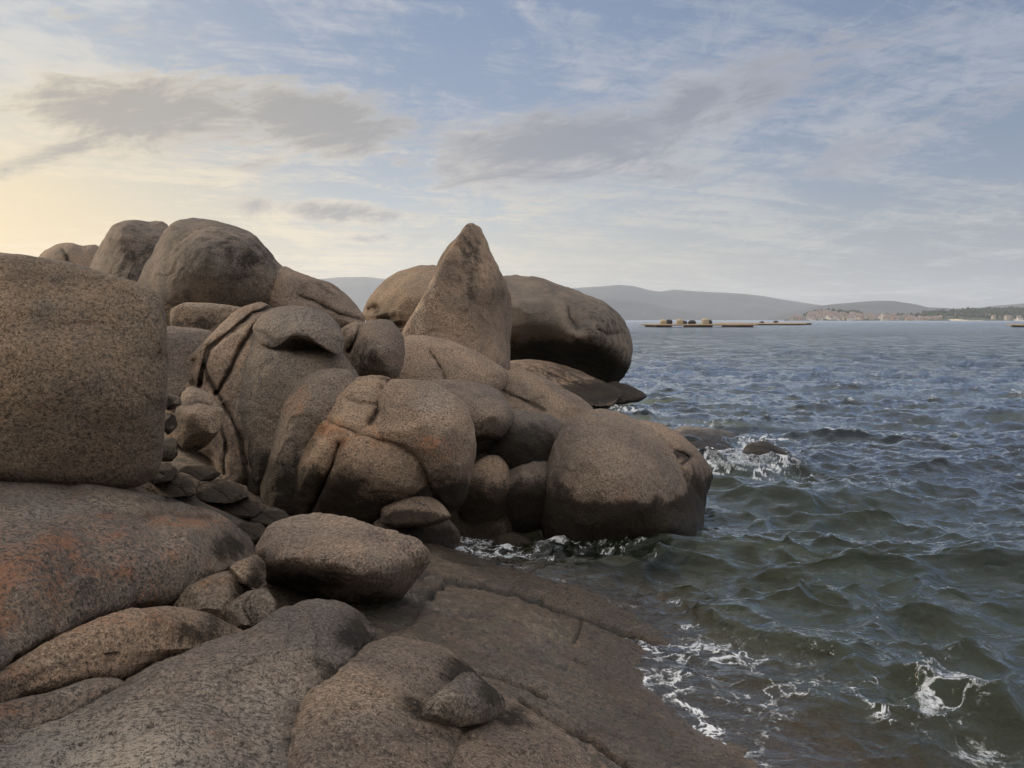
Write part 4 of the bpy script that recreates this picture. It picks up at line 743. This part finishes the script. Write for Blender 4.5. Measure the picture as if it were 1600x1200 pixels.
for k in range(150):
    u = rh.random()
    x = rh.uniform(1262, 1345) if u < .5 else rh.uniform(1340, 1420) if u < .76 else rh.uniform(1420, 1470) if u < .88 else rh.uniform(1232, 1275) if u < .95 else rh.uniform(1500, 1600)
    spots.append((x, rh.uniform(2580, 2800 if x < 1430 else 2660)))
for x, D in spots:
    ci = rh.choice([0, 0, 1, 1, 2, 3]); src = protos[ci]; p = shore(x, D)
    if used[ci] == 0: r = src
    else:
        r = src.copy(); COL.objects.link(r)
        for ch in src.children:
            c = ch.copy(); COL.objects.link(c); c.parent = r
    used[ci] += 1
    r.location = p; r.rotation_euler = (0, 0, rh.uniform(-.5, .5)); s = rh.uniform(.8, 1.4); r.scale = (s * rh.uniform(.9, 1.6), s, s * rh.uniform(.8, 1.3))
    zone = 'climbing the low hill of the town' if x < 1345 else 'on the flat waterfront of the town' if x < 1430 else 'at the wooded end of the far shore'
    tag(r, f'tiny {cols[ci]} walled house with a tiled roof {zone}', 'house', 'houses of the town across the bay')
ch = bpy.data.objects.new('church', None); COL.objects.link(ch); ch.location = shore(1376, 2590)
tag(ch, 'white church with a slim pointed tower on the waterfront across the bay', 'church')
def box(x0, x1, y0, y1, z0, z1): return ([(x0, y0, z0), (x1, y0, z0), (x1, y1, z0), (x0, y1, z0), (x0, y0, z1), (x1, y0, z1), (x1, y1, z1), (x0, y1, z1)], [(3, 2, 1, 0), (4, 5, 6, 7), (0, 1, 5, 4), (1, 2, 6, 5), (2, 3, 7, 6), (3, 0, 4, 7)])
v, f = box(-2.6, 2.6, -2.6, 2.6, -2, 19); make('tower', v, f, WALLS[0], parent=ch, smoothsh=False)
make('spire', [(-3, -3, 19), (3, -3, 19), (3, 3, 19), (-3, 3, 19), (0, 0, 27)], [(3, 2, 1, 0), (0, 1, 4), (1, 2, 4), (2, 3, 4), (3, 0, 4)], WALLS[3], parent=ch, smoothsh=False)
v, f = box(2.7, 22, -5, 5, -2, 7); make('nave', v, f, WALLS[1], parent=ch, smoothsh=False)
make('roof', [(2.7, -5.4, 7), (22.4, -5.4, 7), (22.4, 5.4, 7), (2.7, 5.4, 7), (2.7, 0, 10.5), (22.4, 0, 10.5)], [(3, 2, 1, 0), (0, 1, 5, 4), (2, 3, 4, 5), (1, 2, 5), (3, 0, 4)], ROOF, parent=ch, smoothsh=False)

# ------------------------------------------------------------------ mussel rafts
WOOD = plain('weathered_timber', (.17, .12, .08), .9, .4, 2); PALEW = plain('bleached_timber', (.42, .34, .25), .9, .25, 1.5); DRUM = plain('raft_float_skin', (.36, .29, .20), .7, .15, .8); TAR = plain('tarred_hull', (.02, .02, .02), .7, .2)
class MB:
    def __init__(s): s.v = []; s.f = []
    def box(s, *a):
        v, f = box(*a); o = len(s.v); s.v += v; s.f += [tuple(o + i for i in q) for q in f]
    def cyl(s, cx, cy, z0, z1, r, n=14, axis='z', dome=0.0):
        o = len(s.v); prof = [(r * .92, z0), (r, z0 + .1), (r, z1 - .15), (r * .9, z1)] + ([(r * .5, z1 + dome)] if dome else [])
        for rr, z in prof:
            for k in range(n):
                a = 2 * math.pi * k / n; c, sn = rr * math.cos(a), rr * math.sin(a)
                s.v.append((cx + c, cy + sn, z) if axis == 'z' else (z, cy + c, cx + sn))
        for q_ in range(len(prof) - 1):
            for k in range(n): s.f.append((o + q_ * n + k, o + q_ * n + (k + 1) % n, o + (q_ + 1) * n + (k + 1) % n, o + (q_ + 1) * n + k))
        s.f.append(tuple(o + k for k in reversed(range(n)))); s.f.append(tuple(o + (len(prof) - 1) * n + k for k in range(n)))
    def build(s, name, mat, parent): return make(name, s.v, s.f, mat, parent=parent, smoothsh=False)
def raft(px, py, Lx, Ly, rz, label, tanks, hut=False, pale=False, deck=.55):
    p = onz(px, py); r = bpy.data.objects.new('mussel_raft', None); COL.objects.link(r); r.location = (p[0], p[1], 0); r.rotation_euler = (0, 0, rz)
    tag(r, label, 'mussel raft')
    m = MB()
    for i in range(int(Ly / 2.2) + 1): y = -Ly / 2 + i * 2.2; m.box(-Lx / 2, Lx / 2, y - .18, y + .18, deck, deck + .30)
    m.build('main_beam', PALEW if pale else WOOD, r)
    m = MB()
    for i in range(int(Lx / .8) + 1): x = -Lx / 2 + i * .8; m.box(x - .07, x + .07, -Ly / 2, Ly / 2, deck + .31, deck + .45)
    m.build('lattice', PALEW, r)
    for fx_ in np.linspace(-Lx * .4, Lx * .4, 3):
        for fy_ in (-Ly * .36, Ly * .36):
            m = MB(); m.cyl(.05, fy_, fx_ - 2.6, fx_ + 2.6, .62, axis='x'); m.build('float', TAR, r)
    for (tx, ty, tr, th, dk) in tanks:
        th = th * .68
        m = MB(); m.cyl(tx, ty, deck + .46, deck + .46 + th, tr, dome=.35); m.build('tank', TAR if dk else DRUM, r)
    if hut:
        m = MB(); m.box(Lx * .16, Lx * .16 + 4.0, -2, 1, deck + .47, deck + 1.9); h_ = m.build('shed', TAR, r)
        m = MB(); m.box(Lx * .16 - .3, Lx * .16 + 4.3, -2.3, 1.3, deck + 1.91, deck + 2.05); m.build('roof', WOOD, h_)
    return r
# px per metre near 250 m is about 5
raft(1090, 511, 33, 20, .06, 'long low mussel raft with three tan drums, the nearer of the two off the point', [(-12.2, -3, 1.1, 1.7, 0), (-9.6, 0, 1.2, 1.6, 1), (-6.8, -3, 1.1, 1.9, 0), (-4.4, 1, 1.2, 1.1, 1), (-1.6, 1, 1.3, 1.3, 1), (1.6, -3, 1.2, 2.2, 0), (3.6, 0, 1.2, 1.5, 1)], hut=False)
raft(1188, 508.0, 34, 22, -.05, 'pale decked mussel raft further off to the right of the drum carrying raft', [(2, 5, 1.0, .6, 1)], pale=True)
raft(1225, 507.5, 20, 18, .0, 'low dark mussel raft moored at the right end of the pale decked one', [(-4, 0, 1.2, .9, 1)])
raft(1668, 511.5, 26, 20, .1, 'mussel raft cut by the right edge of the view', [(-4, 0, 1.4, 1.3, 0)], pale=True)

# ------------------------------------------------------------------ haze
v, f = box(-12500, 12500, -600, 12500, -5.2, 560)
hz = make('haze', v, f, None, smoothsh=False); tag(hz, kind='stuff')
hm = bpy.data.materials.new('haze_air'); hm.use_nodes = True; hn = hm.node_tree; hn.nodes.clear()
pv = hn.nodes.new('ShaderNodeVolumePrincipled'); pv.inputs['Color'].default_value = (.78, .87, 1.0, 1); pv.inputs['Density'].default_value = .8e-4; pv.inputs['Anisotropy'].default_value = .2
mo = hn.nodes.new('ShaderNodeOutputMaterial'); hn.links.new(pv.outputs[0], mo.inputs['Volume']); hz.data.materials.append(hm)
